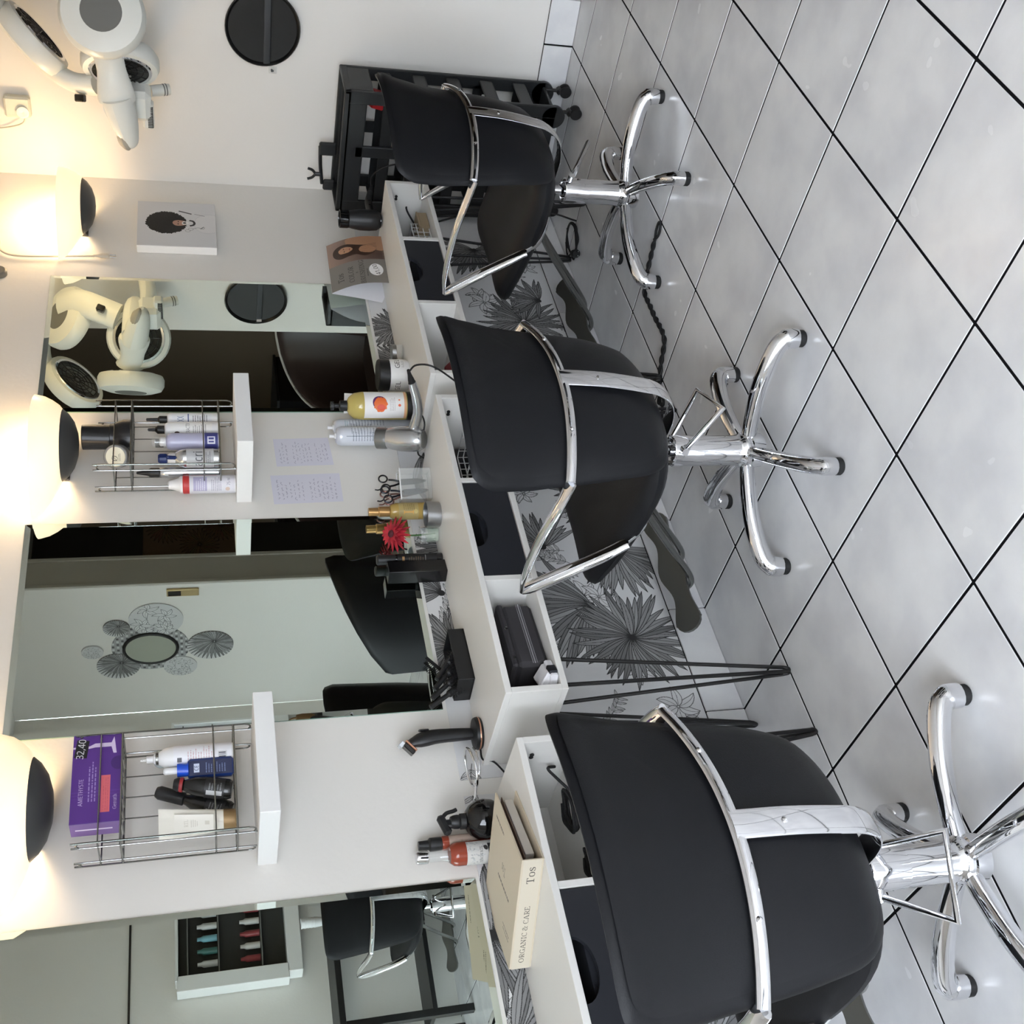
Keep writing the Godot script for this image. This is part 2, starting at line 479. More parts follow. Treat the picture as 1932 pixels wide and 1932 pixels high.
func make_chair() -> Node3D:
	var c := thing("styling_chair", "", "chair")
	# upholstered back, bent round the sitter
	var half := [Vector2(0.0, 0.43), Vector2(0.11, 0.433), Vector2(0.185, 0.455), Vector2(0.232, 0.51), Vector2(0.256, 0.60), Vector2(0.272, 0.70), Vector2(0.284, 0.80), Vector2(0.297, 0.89), Vector2(0.305, 0.95), Vector2(0.298, 0.992), Vector2(0.268, 1.012), Vector2(0.15, 1.02), Vector2(0.0, 1.022)]
	var ol := half.duplicate()
	for i in range(half.size() - 2, 0, -1): ol.append(Vector2(-half[i].x, half[i].y))
	var f := func(q: Vector2) -> Vector3: return V(q.x, q.y, back_z(q.y) - 0.078 * q.x * q.x / 0.09 - 0.0)
	obj("backrest", pad(curve2(ol, 4), Vector2(0, 0.72), f, 0.026, 14), M.leather, c)
	# outer shell seam panel on the back of the backrest
	var so := []
	for q in ol: so.append(Vector2(q.x * 0.93, 0.72 + (q.y - 0.72) * 0.945))
	var g := func(q: Vector2) -> Vector3: return f.call(q) + V(0, 0, 0.0185)
	obj("back_panel", pad(curve2(so, 4), Vector2(0, 0.72), g, 0.009, 8), M.leather, c)
	# seat, rising to the front
	var sh := [Vector2(0.0, 0.205), Vector2(0.13, 0.195), Vector2(0.205, 0.15), Vector2(0.242, 0.05), Vector2(0.252, -0.10), Vector2(0.248, -0.23), Vector2(0.225, -0.32), Vector2(0.16, -0.362), Vector2(0.0, -0.375)]
	var sl := sh.duplicate()
	for i in range(sh.size() - 2, 0, -1): sl.append(Vector2(-sh[i].x, sh[i].y))
	var sf := func(q: Vector2) -> Vector3: return V(q.x, 0.452 + 0.235 * pow(maxf(0.0, 0.08 - q.y), 1.25) + 0.03 * q.x * q.x / 0.0625 + 0.12 * maxf(0, q.y - 0.1) - 0.045 * pow(maxf(0.0, -q.y - 0.25) / 0.125, 2.0), q.y)
	obj("seat", pad(curve2(sl, 4), Vector2(0, -0.08), sf, 0.044, 12, 1.25), M.leather, c)
	# chrome strap round the back, with rivets
	var st := []
	for k in 15:
		var x := lerpf(-0.292, 0.292, k / 14.0)
		var y := 0.728 + 0.028 * x * x / 0.085
		st.append(V(x, y, back_z(y) - 0.078 * x * x / 0.09 + 0.038))
	var band_o := obj("back_strap", tb(st, 0.0135, 10, 3, 0.55, V(0, 0, 1)), M.chrome, c)
	for x in [-0.165, 0.165]:
		var y: float = 0.728 + 0.028 * x * x / 0.085
		obj("rivet", lt([Vector2(0.006, 0), Vector2(0.006, 0.002), Vector2(0.003, 0.0045), Vector2(0, 0.005)], 10, look(V(x, y, back_z(y) - 0.078 * x * x / 0.09 + 0.045), V(0, 0, 1))), M.chrome, band_o)
	# flat bar down the middle, curling under the seat
	var bar := [V(0, 0.735, 0.285), V(0, 0.62, 0.278), V(0, 0.52, 0.262), V(0, 0.455, 0.245), V(0, 0.405, 0.205), V(0, 0.385, 0.14), V(0, 0.388, 0.06), V(0, 0.392, 0.0)]
	var bo := obj("back_bar", tb(bar, 0.029, 14, 6, 0.17, V(0, 0, 1)), M.chrome, c)
	obj("bolt", lt([Vector2(0.007, 0), Vector2(0.006, 0.004), Vector2(0, 0.006)], 10, look(V(0, 0.63, 0.283), V(0, 0, 1))), M.chrome, bo)
	for s in [-1.0, 1.0]:
		var a := obj("armrest", tb([V(s * 0.290, 0.752, 0.205), V(s * 0.303, 0.770, 0.13), V(s * 0.305, 0.788, 0.03), V(s * 0.300, 0.796, -0.09), V(s * 0.290, 0.793, -0.19), V(s * 0.282, 0.784, -0.255)],
			[0.019, 0.020, 0.020, 0.020, 0.019, 0.019, 0.019, 0.019, 0.019, 0.018, 0.018, 0.018, 0.018, 0.017, 0.017, 0.017, 0.017, 0.016, 0.016, 0.016, 0.016, 0.015, 0.015, 0.014, 0.013, 0.013, 0.012, 0.012, 0.011, 0.010], 12, 6, 0.6, V(0, 1, 0)), M.chrome, c)
		obj("arm_brace", tb([V(s * 0.282, 0.783, -0.258), V(s * 0.284, 0.74, -0.222), V(s * 0.283, 0.66, -0.165), V(s * 0.275, 0.58, -0.118), V(s * 0.258, 0.515, -0.088)],
			[0.009, 0.012, 0.014, 0.016, 0.017, 0.018, 0.018, 0.019, 0.019, 0.019, 0.019, 0.019, 0.019, 0.018, 0.018, 0.018], 12, 6, 0.6, V(s * 0.3, 1, 0)), M.chrome, a)
		obj("arm_bracket", tb([V(s * 0.258, 0.515, -0.088), V(s * 0.21, 0.455, -0.075), V(s * 0.10, 0.405, -0.06), V(s * 0.03, 0.395, -0.05)], 0.017, 10, 6, 0.35, V(0, 1, 0)), M.chrome, a)
	# column
	obj("column", lt([Vector2(0, 0.06), Vector2(0.05, 0.06), Vector2(0.053, 0.085), Vector2(0.053, 0.098), Vector2(0.049, 0.101), Vector2(0.049, 0.106), Vector2(0.052, 0.109), Vector2(0.052, 0.120), Vector2(0.046, 0.128), Vector2(0.0435, 0.14), Vector2(0.0435, 0.25), Vector2(0.0445, 0.252), Vector2(0.0445, 0.335), Vector2(0.041, 0.340), Vector2(0.036, 0.338), Vector2(0.036, 0.328), Vector2(0, 0.328)], 36), M.chrome, c)
	obj("piston", lt([Vector2(0, 0.32), Vector2(0.0165, 0.32), Vector2(0.0165, 0.40), Vector2(0, 0.40)], 20), M.chrome, c)
	obj("seat_plate", bx(V(0, 0.403, -0.03), V(0.20, 0.012, 0.16), 0.003), M.black_metal, c)
	# footrest: two bent tubes and a waved tread
	var fr := Node3D.new(); fr.name = "footrest"; c.add_child(fr)
	for s in [-1.0, 1.0]:
		obj("tube", tb([V(s * 0.042, 0.40, -0.10), V(s * 0.045, 0.375, -0.19), V(s * 0.05, 0.25, -0.36), V(s * 0.052, 0.135, -0.505), V(s * 0.053, 0.098, -0.565), V(s * 0.053, 0.100, -0.60), V(s * 0.053, 0.130, -0.60)], 0.0105, 10), M.steel, fr)
	var tr := []
	for k in 25:
		var x := lerpf(-0.2, 0.2, k / 24.0)
		tr.append(Vector2(x, 0.035 + 0.012 * cos(x * 30.0)))
	var lo := []
	for k in 25:
		var x := lerpf(0.2, -0.2, k / 24.0)
		lo.append(Vector2(x, -0.04 - 0.006 * cos(x * 30.0)))
	var tread := PackedVector2Array(tr)
	for k in 9: tread.append(Vector2(0.2 + 0.035 * sin(PI * k / 8.0), 0.0 + 0.043 * cos(PI * k / 8.0)))
	tread.append_array(PackedVector2Array(lo))
	for k in 9: tread.append(Vector2(-0.2 - 0.035 * sin(PI * k / 8.0), -0.043 * cos(PI * k / 8.0)))
	var tm := MB.new(); prism(tm, tread, 0.012, Transform3D(Basis(V(1, 0, 0), V(0, 0.62, -0.78), V(0, 0.78, 0.62)), V(0.0, 0.14, -0.585)))
	obj("tread", tm, M.steel_dull, fr)
	# five-star base
	var bs := Node3D.new(); bs.name = "star_base"; c.add_child(bs)
	var spoke := MB.new()
	var rr := []
	for k in 31: rr.append(0.021 + 0.006 * sin(PI * k / 40.0) + (0.003 if k > 24 else 0.0))
	tube(spoke, curve([V(0.03, 0.100, 0), V(0.10, 0.104, 0), V(0.19, 0.102, 0), V(0.265, 0.090, 0), V(0.316, 0.075, 0), V(0.338, 0.055, 0), V(0.342, 0.020, 0)], 5), rr, 14, 0.85, V(0, 0, 1))
	var sm := spoke.mesh()
	var pm := lt([Vector2(0, 0), Vector2(0.021, 0), Vector2(0.024, 0.004), Vector2(0.024, 0.018), Vector2(0.019, 0.021), Vector2(0, 0.021)], 20, Transform3D(Basis(), V(0.342, 0, 0))).mesh()
	for k in 5:
		var sp := inst("spoke", sm, M.chrome, bs); sp.rotation.y = -TAU * k / 5.0
		inst("foot_pad", pm, M.rubber, sp)
	var lev := obj("height_lever", MB.new() if false else line_tube([V(-0.05, 0.315, 0.02), V(-0.085, 0.24, 0.155), V(0.085, 0.24, 0.155), V(0.05, 0.315, 0.02)], 0.0085, 10), M.chrome, c)
	obj("lever_clamp", lt([Vector2(0, -0.06), Vector2(0.0105, -0.06), Vector2(0.0105, 0.06), Vector2(0, 0.06)], 14, look(V(0, 0.318, 0.018), V(1, 0, 0))), M.chrome, lev)
	return c

func place_chair(proto: Node3D, first: bool, at: Vector3, turn: float, base_turn: float, lever_turn: float, label: String) -> Node3D:
	var c := proto
	if not first:
		c = proto.duplicate(); c.name = numbered("styling_chair"); add_child(c)
	c.position = at; c.rotation.y = deg_to_rad(turn)
	c.get_node("star_base").rotation.y = deg_to_rad(base_turn - turn)
	c.get_node("height_lever").rotation.y = deg_to_rad(lever_turn - turn)
	tag(c, label, "chair", "black styling chairs on chrome star bases")
	return c

func lamp(x: float, label: String) -> void:
	var y0 := 2.0
	var l := thing("wall_sconce", label, "wall lamp", V(x, y0, 0), 0.0, "half-bowl wall sconces above the mirrors")
	# plan outlines: the metal cap is an oval under the bulb, the glass widens from it to a D against the wall
	var loft := func(prof: Array, flip: bool) -> MB:   # Vector3(spread 0..1, shrink, height)
		var mb := MB.new(); var rows := []
		for p in prof:
			var row := PackedVector3Array()
			for s in 41:
				var t := TAU * s / 40.0
				var o := Vector2(cos(t) * 0.135, 0.104 + sin(t) * 0.098)
				var w := Vector2(cos(t) * 0.245, maxf(0.008, sin(t) * 0.238) if sin(t) > 0 else 0.008)
				var q := o.lerp(w, p.x)
				q = Vector2(q.x * p.y, 0.104 + (q.y - 0.104) * p.y)
				row.append(V(q.x, p.z, q.y))
			rows.append(row)
		mb.grid(rows, flip)
		return mb
	var gm: MB = loft.call([V(0.0, 1, 0.050), V(0.30, 1, 0.062), V(0.60, 1, 0.082), V(0.85, 1, 0.106), V(1.0, 1, 0.136)], false)
	var gi: MB = loft.call([V(0.0, 0.97, 0.053), V(0.30, 0.97, 0.065), V(0.60, 0.97, 0.085), V(0.85, 0.97, 0.109), V(1.0, 0.975, 0.136)], true)
	var k := gm.v.size()
	gm.v.append_array(gi.v); gm.uv.append_array(gi.uv)
	for i in gi.ix: gm.ix.append(i + k)
	obj("glass_shade", gm, M.opal, l)
	obj("metal_bowl", loft.call([V(0, 0.0, 0.0), V(0, 0.35, 0.004), V(0, 0.65, 0.015), V(0, 0.87, 0.032), V(0, 1.0, 0.050), V(0, 0.98, 0.051), V(0, 0.6, 0.02), V(0, 0, 0.01)], false), M.lamp_metal, l)
	obj("wall_plate", bx(V(0, 0.07, 0.004), V(0.12, 0.07, 0.008), 0.002), M.lamp_metal, l)
	obj("bulb_holder", lt([Vector2(0, 0), Vector2(0.014, 0), Vector2(0.014, 0.04), Vector2(0, 0.04)], 14, look(V(-0.08, 0.075, 0.095), V(1, 0, 0))), M.lamp_metal, l)
	obj("bulb", lt([Vector2(0.006, 0), Vector2(0.009, 0.01), Vector2(0.009, 0.10), Vector2(0.006, 0.11), Vector2(0, 0.112)], 12, look(V(-0.04, 0.085, 0.095), V(1, 0, 0))), M.bulb, l)
	var o := OmniLight3D.new(); o.position = V(x, y0 + 0.128, 0.10); o.light_color = Color(1.0, 0.86, 0.67); o.light_energy = LAMP_E; o.omni_range = 12.0; o.omni_attenuation = 2.0; o.light_size = 0.05; o.shadow_enabled = true
	o.name = "sconce_light"; add_child(o, true)

func mirror(x0: float, x1: float, y0: float, y1: float, label: String) -> void:
	var m := thing("wall_mirror", label, "mirror", V((x0 + x1) / 2, y0, 0.001), 0.0, "frameless wall mirrors")
	var w := (x1 - x0) / 2; var h := y1 - y0; var bv := 0.018
	var pane := MB.new()
	pane.quad(V(-w + bv, bv, 0.006), V(-w + bv, h - bv, 0.006), V(w - bv, h - bv, 0.006), V(w - bv, bv, 0.006))
	obj("mirror_pane", pane, M.mirror, m)
	var ed := MB.new()
	var i := [V(-w + bv, bv, 0.006), V(-w + bv, h - bv, 0.006), V(w - bv, h - bv, 0.006), V(w - bv, bv, 0.006)]
	var o := [V(-w, 0, 0.004), V(-w, h, 0.004), V(w, h, 0.004), V(w, 0, 0.004)]
	for k in 4: ed.quad(o[k], o[(k + 1) % 4], i[(k + 1) % 4], i[k])
	obj("bevelled_edge", ed, M.mirror, m)
	var sd := MB.new()
	for k in 4: sd.quad(o[k] * V(1, 1, 0), o[(k + 1) % 4] * V(1, 1, 0), o[(k + 1) % 4], o[k])
	obj("glass_side", sd, M.glass_edge, m)
	obj("backing", bx(V(0, h / 2, 0.001), V(2 * w - 0.01, h - 0.01, 0.002), 0), M.black_plastic, m)

# ---------------------------------------------------------------- products and tools
const FACE := -0.72   # direction, about the vertical, in which most labels look

func xf(at: Vector3, turn := 0.0, tilt := Vector3.ZERO) -> Transform3D:
	return Transform3D(Basis.from_euler(V(tilt.x, turn, tilt.z)), at)

# a bottle or jar: body profile, cap profile(s) and a printed label band
func bottle(called: String, label: String, category: String, at: Vector3, body: Array, bm: Material, caps := [], bands := [], group := "") -> Node3D:
	var b := thing(called, label, category, at, 0.0, group)
	obj("body", lt(body, 28), bm, b)
	for c in caps: obj(c[0], lt(c[1], 22), c[2], b)
	for q in bands:
		var a0: float = FACE - q[4]; var a1: float = FACE + q[4]
		obj("label", band(q[0], q[1], q[2], 28, a0, a1), q[3], b)
	return b

func v2(a: Array) -> Array:
	var o := []
	for i in range(0, a.size(), 2): o.append(Vector2(a[i], a[i + 1]))
	return o

func text_label(w: int, h: int, bg: Color, items: Array) -> StandardMaterial3D:
	var im := canvas(w, h, bg)
	for q in items:
		match q[0]:
			"t": write(im, q[1], Vector2(q[2] * w, q[3] * h), q[4] * h, q[5], q[6] if q.size() > 6 else false, q[7] if q.size() > 7 else 0.0)
			"l": print_lines(im, Rect2(q[1] * w, q[2] * h, q[3] * w, q[4] * h), q[5], q[6], 0.4, int(q[1] * 97 + q[2] * 31) + 3)
			"r": im.fill_rect(Rect2i(int(q[1] * w), int(q[2] * h), int(q[3] * w), int(q[4] * h)), q[5])
			"o": fill_poly(im, oval(Vector2(q[1] * w, q[2] * h), Vector2(q[3] * w, q[4] * h)), q[5])
	return pmat(im, 0.45)

func shelf(x0: float, x1: float, label: String) -> void:
	var s := thing("wall_shelf", label, "shelf", V((x0 + x1) / 2, 1.461, 0), 0.0, "small white floating shelves")
	obj("board", bx(V(0, 0.025, 0.142), V(x1 - x0, 0.05, 0.282), 0.0015), M.white, s)
	obj("wall_bracket", bx(V(0, 0.025, 0.004), V(x1 - x0 - 0.04, 0.03, 0.006), 0), M.steel, s)

func rack(x0: float, x1: float, label: String) -> void:
	var yb := 1.512
	var r := thing("wire_rack", label, "rack", V(x0, yb, 0), 0.0, "two-tier chrome wire racks")
	var w := x1 - x0; var zf := 0.152; var zb := 0.03
	for x in [0.0, w]:
		for z in [zf, zb]:
			var dz: float = -0.026 if z == zf else 0.02
			obj("upright", tb([V(x, 0.02, z), V(x, 0.41, z), V(x, 0.422, z + dz * 0.15), V(x, 0.428, z + dz * 0.5), V(x, 0.422, z + dz * 0.85), V(x, 0.41, z + dz), V(x, 0.02, z + dz), V(x, 0.008, z + dz * 0.85), V(x, 0.003, z + dz * 0.5), V(x, 0.008, z + dz * 0.15), V(x, 0.02, z)], 0.0024, 6, 4), M.steel, r)
	for y in [0.378, 0.326, 0.100, 0.048]:
		var rr := 0.003 if y in [0.326, 0.048] else 0.0022
		for z in [zf, zb]: obj("rail", line_tube([V(0, y, z), V(w, y, z)], rr, 6), M.steel, r)
		for x in [0.0, w]: obj("side_rail", line_tube([V(x, y, zf), V(x, y, zb)], rr, 6), M.steel, r)
	var fw := line_tube([V(0, 0, zf), V(0, 0, zb)], 0.0018, 6).mesh()
	var bw := line_tube([V(0, 0.048, zb), V(0, 0.378, zb)], 0.0018, 6).mesh()
	for k in 7:
		for y in [0.326, 0.048]: inst("floor_wire", fw, M.steel, r).position = V(w * (k + 1) / 8.0, y, 0)
	for k in 4: inst("back_wire", bw, M.steel, r).position = V(w * (k + 1) / 5.0, 0, 0)

func scissors(at: Vector3, turn: float, tilt: float, m: Material, label: String) -> void:
	var s := thing("hair_scissors", label, "scissors", at, turn, "")
	s.rotation.z = tilt
	for k in [-1.0, 1.0]:
		var blade := MB.new()
		prism(blade, PackedVector2Array([Vector2(k * 0.001, 0), Vector2(k * 0.009, 0.03), Vector2(k * 0.010, 0.085), Vector2(k * 0.002, 0.098), Vector2(-k * 0.004, 0.09), Vector2(-k * 0.002, 0.03)]), 0.003, Transform3D(Basis(), V(0, 0, k * 0.002)))
		var bl := obj("blade", blade, m, s)
		obj("shank", tb([V(k * 0.002, 0.088, 0), V(k * 0.009, 0.11, 0), V(k * 0.012, 0.13, 0)], 0.0034, 8), m, bl)
		var ring := MB.new()
		var pts := PackedVector3Array()
		for i in 16: pts.append(V(k * 0.0165 + 0.0125 * cos(TAU * i / 16), 0.145 + k * 0.003 + 0.0145 * sin(TAU * i / 16), 0))
		tube(ring, pts, 0.0028, 8, 1.0, Vector3.ZERO, false, true)
		obj("finger_ring", ring, m, bl)
		if k < 0: obj("finger_tang", tb([V(-0.018, 0.158, 0), V(-0.022, 0.168, 0), V(-0.020, 0.180, 0)], 0.0024, 6), m, bl)
	obj("pivot_screw", lt(v2([0, 0, 0.004, 0, 0.004, 0.003, 0, 0.004]), 10, look(V(0, 0.09, 0.005), V(0, 0, 1))), M.steel, s)

func canvas_print() -> void:
	var w := 420; var h := 410
	var im := canvas(w, h, rgb(206, 206, 207))
	# shoulders and arms as faint pencil work
	var soft := rgb(184, 184, 186)
	fill_poly(im, curve2([Vector2(150, 410), Vector2(140, 340), Vector2(170, 305), Vector2(205, 296), Vector2(250, 300), Vector2(285, 330), Vector2(300, 410)], 5), rgb(212, 211, 211))
	stroke(im, curve2([Vector2(140, 410), Vector2(132, 350), Vector2(165, 308), Vector2(200, 298)], 6, false), 2.0, soft)
	stroke(im, curve2([Vector2(310, 410), Vector2(312, 350), Vector2(276, 312), Vector2(240, 300)], 6, false), 2.0, soft)
	# big round hair with a frayed rim
	var g := RandomNumberGenerator.new(); g.seed = 3
	var hair := PackedVector2Array()
	for i in 140:
		var a := TAU * i / 140.0
		var r := 1.0 + g.randf_range(-0.045, 0.05)
		hair.append(Vector2(222, 150) + Vector2(cos(a) * 104 * r, sin(a) * 108 * r))
	fill_poly(im, hair, rgb(30, 30, 31))
	for i in 500:
		var a := g.randf() * TAU; var d := sqrt(g.randf())
		var c := Vector2(222 + cos(a) * 98 * d, 150 + sin(a) * 100 * d)
		stroke(im, PackedVector2Array([c, c + Vector2(g.randf_range(-5, 5), g.randf_range(-5, 5))]), 1.4, grey(g.randf_range(0.08, 0.2)))
	# face between the curls, neck band, comb and scissors
	fill_poly(im, curve2([Vector2(196, 200), Vector2(214, 184), Vector2(238, 188), Vector2(248, 214), Vector2(240, 246), Vector2(222, 264), Vector2(204, 248), Vector2(195, 224)], 5), rgb(176, 138, 122))
	fill_poly(im, curve2([Vector2(206, 238), Vector2(222, 232), Vector2(238, 240), Vector2(232, 262), Vector2(222, 270), Vector2(212, 262)], 5), rgb(222, 220, 219))
	fill_poly(im, oval(Vector2(212, 212), Vector2(6, 3)), rgb(40, 30, 28)); fill_poly(im, oval(Vector2(234, 213), Vector2(6, 3)), rgb(40, 30, 28))
	fill_poly(im, oval(Vector2(223, 246), Vector2(7, 9)), rgb(28, 26, 27))
	stroke(im, curve2([Vector2(198, 276), Vector2(206, 292), Vector2(224, 298), Vector2(242, 290), Vector2(248, 274)], 6, false), 12, rgb(34, 33, 34))
	stroke(im, PackedVector2Array([Vector2(336, 218), Vector2(312, 282)]), 9, rgb(60, 60, 62))
	stroke(im, PackedVector2Array([Vector2(312, 300), Vector2(296, 352)]), 4, rgb(120, 120, 122))
	for c in [Vector2(150, 262), Vector2(166, 278)]: stroke(im, oval(c, Vector2(11, 13)), 3, rgb(150, 150, 152), true)
	stroke(im, curve2([Vector2(170, 290), Vector2(182, 318), Vector2(170, 342), Vector2(186, 352)], 6, false), 3, rgb(130, 130, 132))
	stroke(im, PackedVector2Array([Vector2(190, 346), Vector2(172, 330)]), 6, rgb(110, 110, 112))
	var c := thing("canvas_print", "grey canvas print of a woman with big round black hair", "picture", V(2.5, 1.532, 0.001))
	obj("canvas_box", bx(V(0, 0.157, 0.018), V(0.322, 0.314, 0.036), 0.002), M.white, c)
	var q := MB.new(); q.quad(V(-0.16, 0.001, 0.0366), V(-0.16, 0.313, 0.0366), V(0.16, 0.313, 0.0366), V(0.16, 0.001, 0.0366))
	obj("picture_face", q, pmat(im, 0.8), c)

func note(label: String, c: Array, seed_: int) -> void:   # c: four corners x,y on the wall, from lower left clockwise
	var w := 220; var h := 340
	var im := canvas(w, h, rgb(216, 214, 224))
	var g := RandomNumberGenerator.new(); g.seed = seed_
	for row in 15:
		var y := 30.0 + row * 20.0
		if g.randf() < 0.12: continue
		var x := 16.0 + g.randf() * 30
		while x < w - 20 - g.randf() * 60:
			var p := PackedVector2Array()
			var n := g.randi_range(3, 8)
			for k in n: p.append(Vector2(x + k * 3.6, y + g.randf_range(-5, 5)))
			stroke(im, p, 1.7, rgb(140, 136, 156))
			x += n * 3.6 + g.randf_range(6, 16)
	var mb := MB.new()
	mb.quad(V(c[0], c[1], 0.0012), V(c[2], c[3], 0.0012), V(c[4], c[5], 0.0012), V(c[6], c[7], 0.0012))
	mb.quad(V(c[6], c[7], 0.0004), V(c[4], c[5], 0.0004), V(c[2], c[3], 0.0004), V(c[0], c[1], 0.0004))
	tag(obj("paper_note", mb, pmat(im, 0.85)), label, "note", "handwritten notes on the wall")

func hair_dryer(called: String, label: String, at: Vector3, basis: Basis, m: Material, m2: Material, handle: Array, cord: Array) -> void:
	var d := thing(called, label, "hair dryer", at)
	d.transform = Transform3D(basis, at)
	obj("barrel", lt(v2([0.024, -0.085, 0.033, -0.083, 0.041, -0.07, 0.044, -0.04, 0.043, 0.0, 0.038, 0.03, 0.033, 0.05, 0.033, 0.052]), 28), m, d)
	obj("rear_grille", lt(v2([0, -0.080, 0.030, -0.080, 0.031, -0.086, 0.024, -0.090, 0, -0.092]), 24), m2, d)
	obj("nozzle", lt(v2([0.035, 0.045, 0.037, 0.052, 0.037, 0.082, 0.033, 0.084, 0.031, 0.06, 0, 0.058]), 28), m2, d)
	var h := obj("handle", tb(handle, [0.021, 0.021, 0.02, 0.02, 0.02, 0.019, 0.019, 0.019, 0.018, 0.018, 0.018, 0.018, 0.018, 0.017, 0.017, 0.017, 0.016, 0.016, 0.015], 14, 6, 0.85), m, d)
	var e: Vector3 = handle[handle.size() - 1]; var e0: Vector3 = handle[handle.size() - 2]
	var dr := (e - e0).normalized()
	obj("cord_sleeve", lt(v2([0.012, -0.002, 0.011, 0.01, 0.007, 0.03, 0.005, 0.05, 0, 0.05]), 14, look(e, dr)), M.rubber, h)
	for k in 2:
		var p: Vector3 = handle[1].lerp(handle[2], 0.3 + 0.5 * k)
		obj("switch", bx(p + V(0, 0, 0.017), V(0.008, 0.012, 0.006), 0.002), M.black_gloss, h)
	if cord.size() > 1: obj("cord", tb(cord, 0.0032, 8), M.rubber, d)

func products() -> void:
	shelf(-0.345, 0.0, "white shelf under the purple box")
	shelf(0.94, 1.27, "white shelf under the spray can with the red band")
	rack(-0.312, -0.012, "wire rack holding the purple box")
	rack(0.975, 1.278, "wire rack holding the round white tin")
	var blk = M.black_plastic
	var wht := mat(rgb(232, 232, 232), 0.35)
	M.wht = wht
	var ink := rgb(70, 72, 80); var pale := rgb(228, 229, 232)
	var g_rack := "hair products in the wire racks"
	# rack over the middle gap, lower tier
	var y1 := 1.5625
	bottle("dropper_bottle", "white bottle with blue print and black tip, beside the mirror", "bottle", V(1.252, y1, 0.088), v2([0, 0, 0.021, 0, 0.022, 0.004, 0.022, 0.155, 0.018, 0.163, 0.011, 0.166, 0, 0.166]), wht, [["cap", v2([0.011, 0.164, 0.013, 0.166, 0.013, 0.19, 0.006, 0.196, 0.005, 0.232, 0, 0.234]), blk]],
		[[0.0224, 0.02, 0.15, text_label(220, 260, pale, [["t", "XX", 0.5, 0.22, 0.16, rgb(90, 110, 150)], ["r", 0.2, 0.4, 0.6, 0.03, rgb(60, 80, 130)], ["l", 0.2, 0.5, 0.6, 0.4, 7, ink]]), 1.6]], g_rack)
	bottle("dropper_bottle", "white bottle with brown dot print and black tip", "bottle", V(1.196, y1, 0.094), v2([0, 0, 0.025, 0, 0.026, 0.004, 0.026, 0.160, 0.021, 0.170, 0.012, 0.174, 0, 0.174]), wht, [["cap", v2([0.012, 0.172, 0.014, 0.174, 0.014, 0.196, 0.006, 0.204, 0.005, 0.226, 0, 0.228]), blk]],
		[[0.0264, 0.02, 0.155, text_label(240, 260, rgb(236, 235, 232), [["o", 0.34, 0.16, 0.06, 0.06, rgb(70, 50, 44)], ["t", "KERACTIV", 0.5, 0.42, 0.09, rgb(120, 118, 118), false, 0.0], ["l", 0.28, 0.52, 0.45, 0.34, 7, rgb(150, 148, 146)]]), 1.6]], g_rack)
	var lilac := mat(rgb(186, 186, 212), 0.25)
	bottle("pump_bottle", "lilac see-through bottle with a clear pump cap", "bottle", V(1.133, y1, 0.098), v2([0, 0, 0.028, 0, 0.029, 0.005, 0.029, 0.152, 0.024, 0.164, 0.013, 0.170, 0, 0.170]), lilac, [["collar", v2([0.013, 0.168, 0.015, 0.170, 0.015, 0.186, 0.01, 0.19, 0, 0.19]), M.wht], ["clear_cap", v2([0.016, 0.168, 0.017, 0.205, 0.014, 0.214, 0, 0.215]), M.clear]],
		[[0.0294, 0.003, 0.045, text_label(240, 100, rgb(66, 70, 140), [["r", 0.38, 0.2, 0.3, 0.6, rgb(225, 225, 240)], ["r", 0.44, 0.3, 0.06, 0.4, rgb(66, 70, 140)], ["r", 0.55, 0.3, 0.08, 0.4, rgb(66, 70, 140)]]), 1.5]], g_rack)
	var silver := mat(rgb(196, 198, 200), 0.25, 0.85)
	var sb := bottle("aerosol_can", "silver aerosol with a dark blue trigger, leftmost in its rack", "spray can", V(1.052, y1, 0.100), v2([0, 0, 0.029, 0, 0.031, 0.003, 0.031, 0.110, 0.028, 0.126, 0.020, 0.138, 0.012, 0.142, 0, 0.142]), silver, [["collar", v2([0.017, 0.138, 0.017, 0.158, 0.013, 0.164, 0, 0.164]), M.wht]],
		[[0.0314, 0.018, 0.105, text_label(260, 200, rgb(190, 192, 195), [["t", "acri", 0.45, 0.42, 0.34, rgb(60, 62, 70), false], ["l", 0.25, 0.68, 0.5, 0.2, 3, rgb(110, 112, 118)]]), 1.5]], g_rack)
	var nb := mat(rgb(28, 46, 104), 0.35)
	obj("trigger", bx(V(0, 0.178, 0), V(0.03, 0.032, 0.026), 0.006), nb, sb)
	obj("trigger_lever", bx(V(-0.014, 0.152, 0.018), V(0.012, 0.034, 0.014), 0.004, Basis.from_euler(V(0.4, 0, 0.3))), nb, sb)
	bottle("dropper_bottle", "slim bottle with black cone tip behind the silver aerosol", "bottle", V(1.035, y1, 0.052), v2([0, 0, 0.017, 0, 0.018, 0.004, 0.018, 0.17, 0.015, 0.186, 0.011, 0.19, 0, 0.19]), silver, [["cap", v2([0.011, 0.188, 0.016, 0.192, 0.016, 0.218, 0.010, 0.228, 0.004, 0.262, 0, 0.264]), blk]], [], g_rack)
	bottle("dropper_bottle", "black-topped bottle behind the lilac bottle", "bottle", V(1.172, y1, 0.055), v2([0, 0, 0.019, 0, 0.02, 0.004, 0.02, 0.168, 0.016, 0.178, 0, 0.178]), wht, [["cap", v2([0.015, 0.176, 0.015, 0.205, 0, 0.207]), blk]], [], g_rack)
	# upper tier: diffuser funnel and round tin leaning on its rim
	var y2 := 1.8415
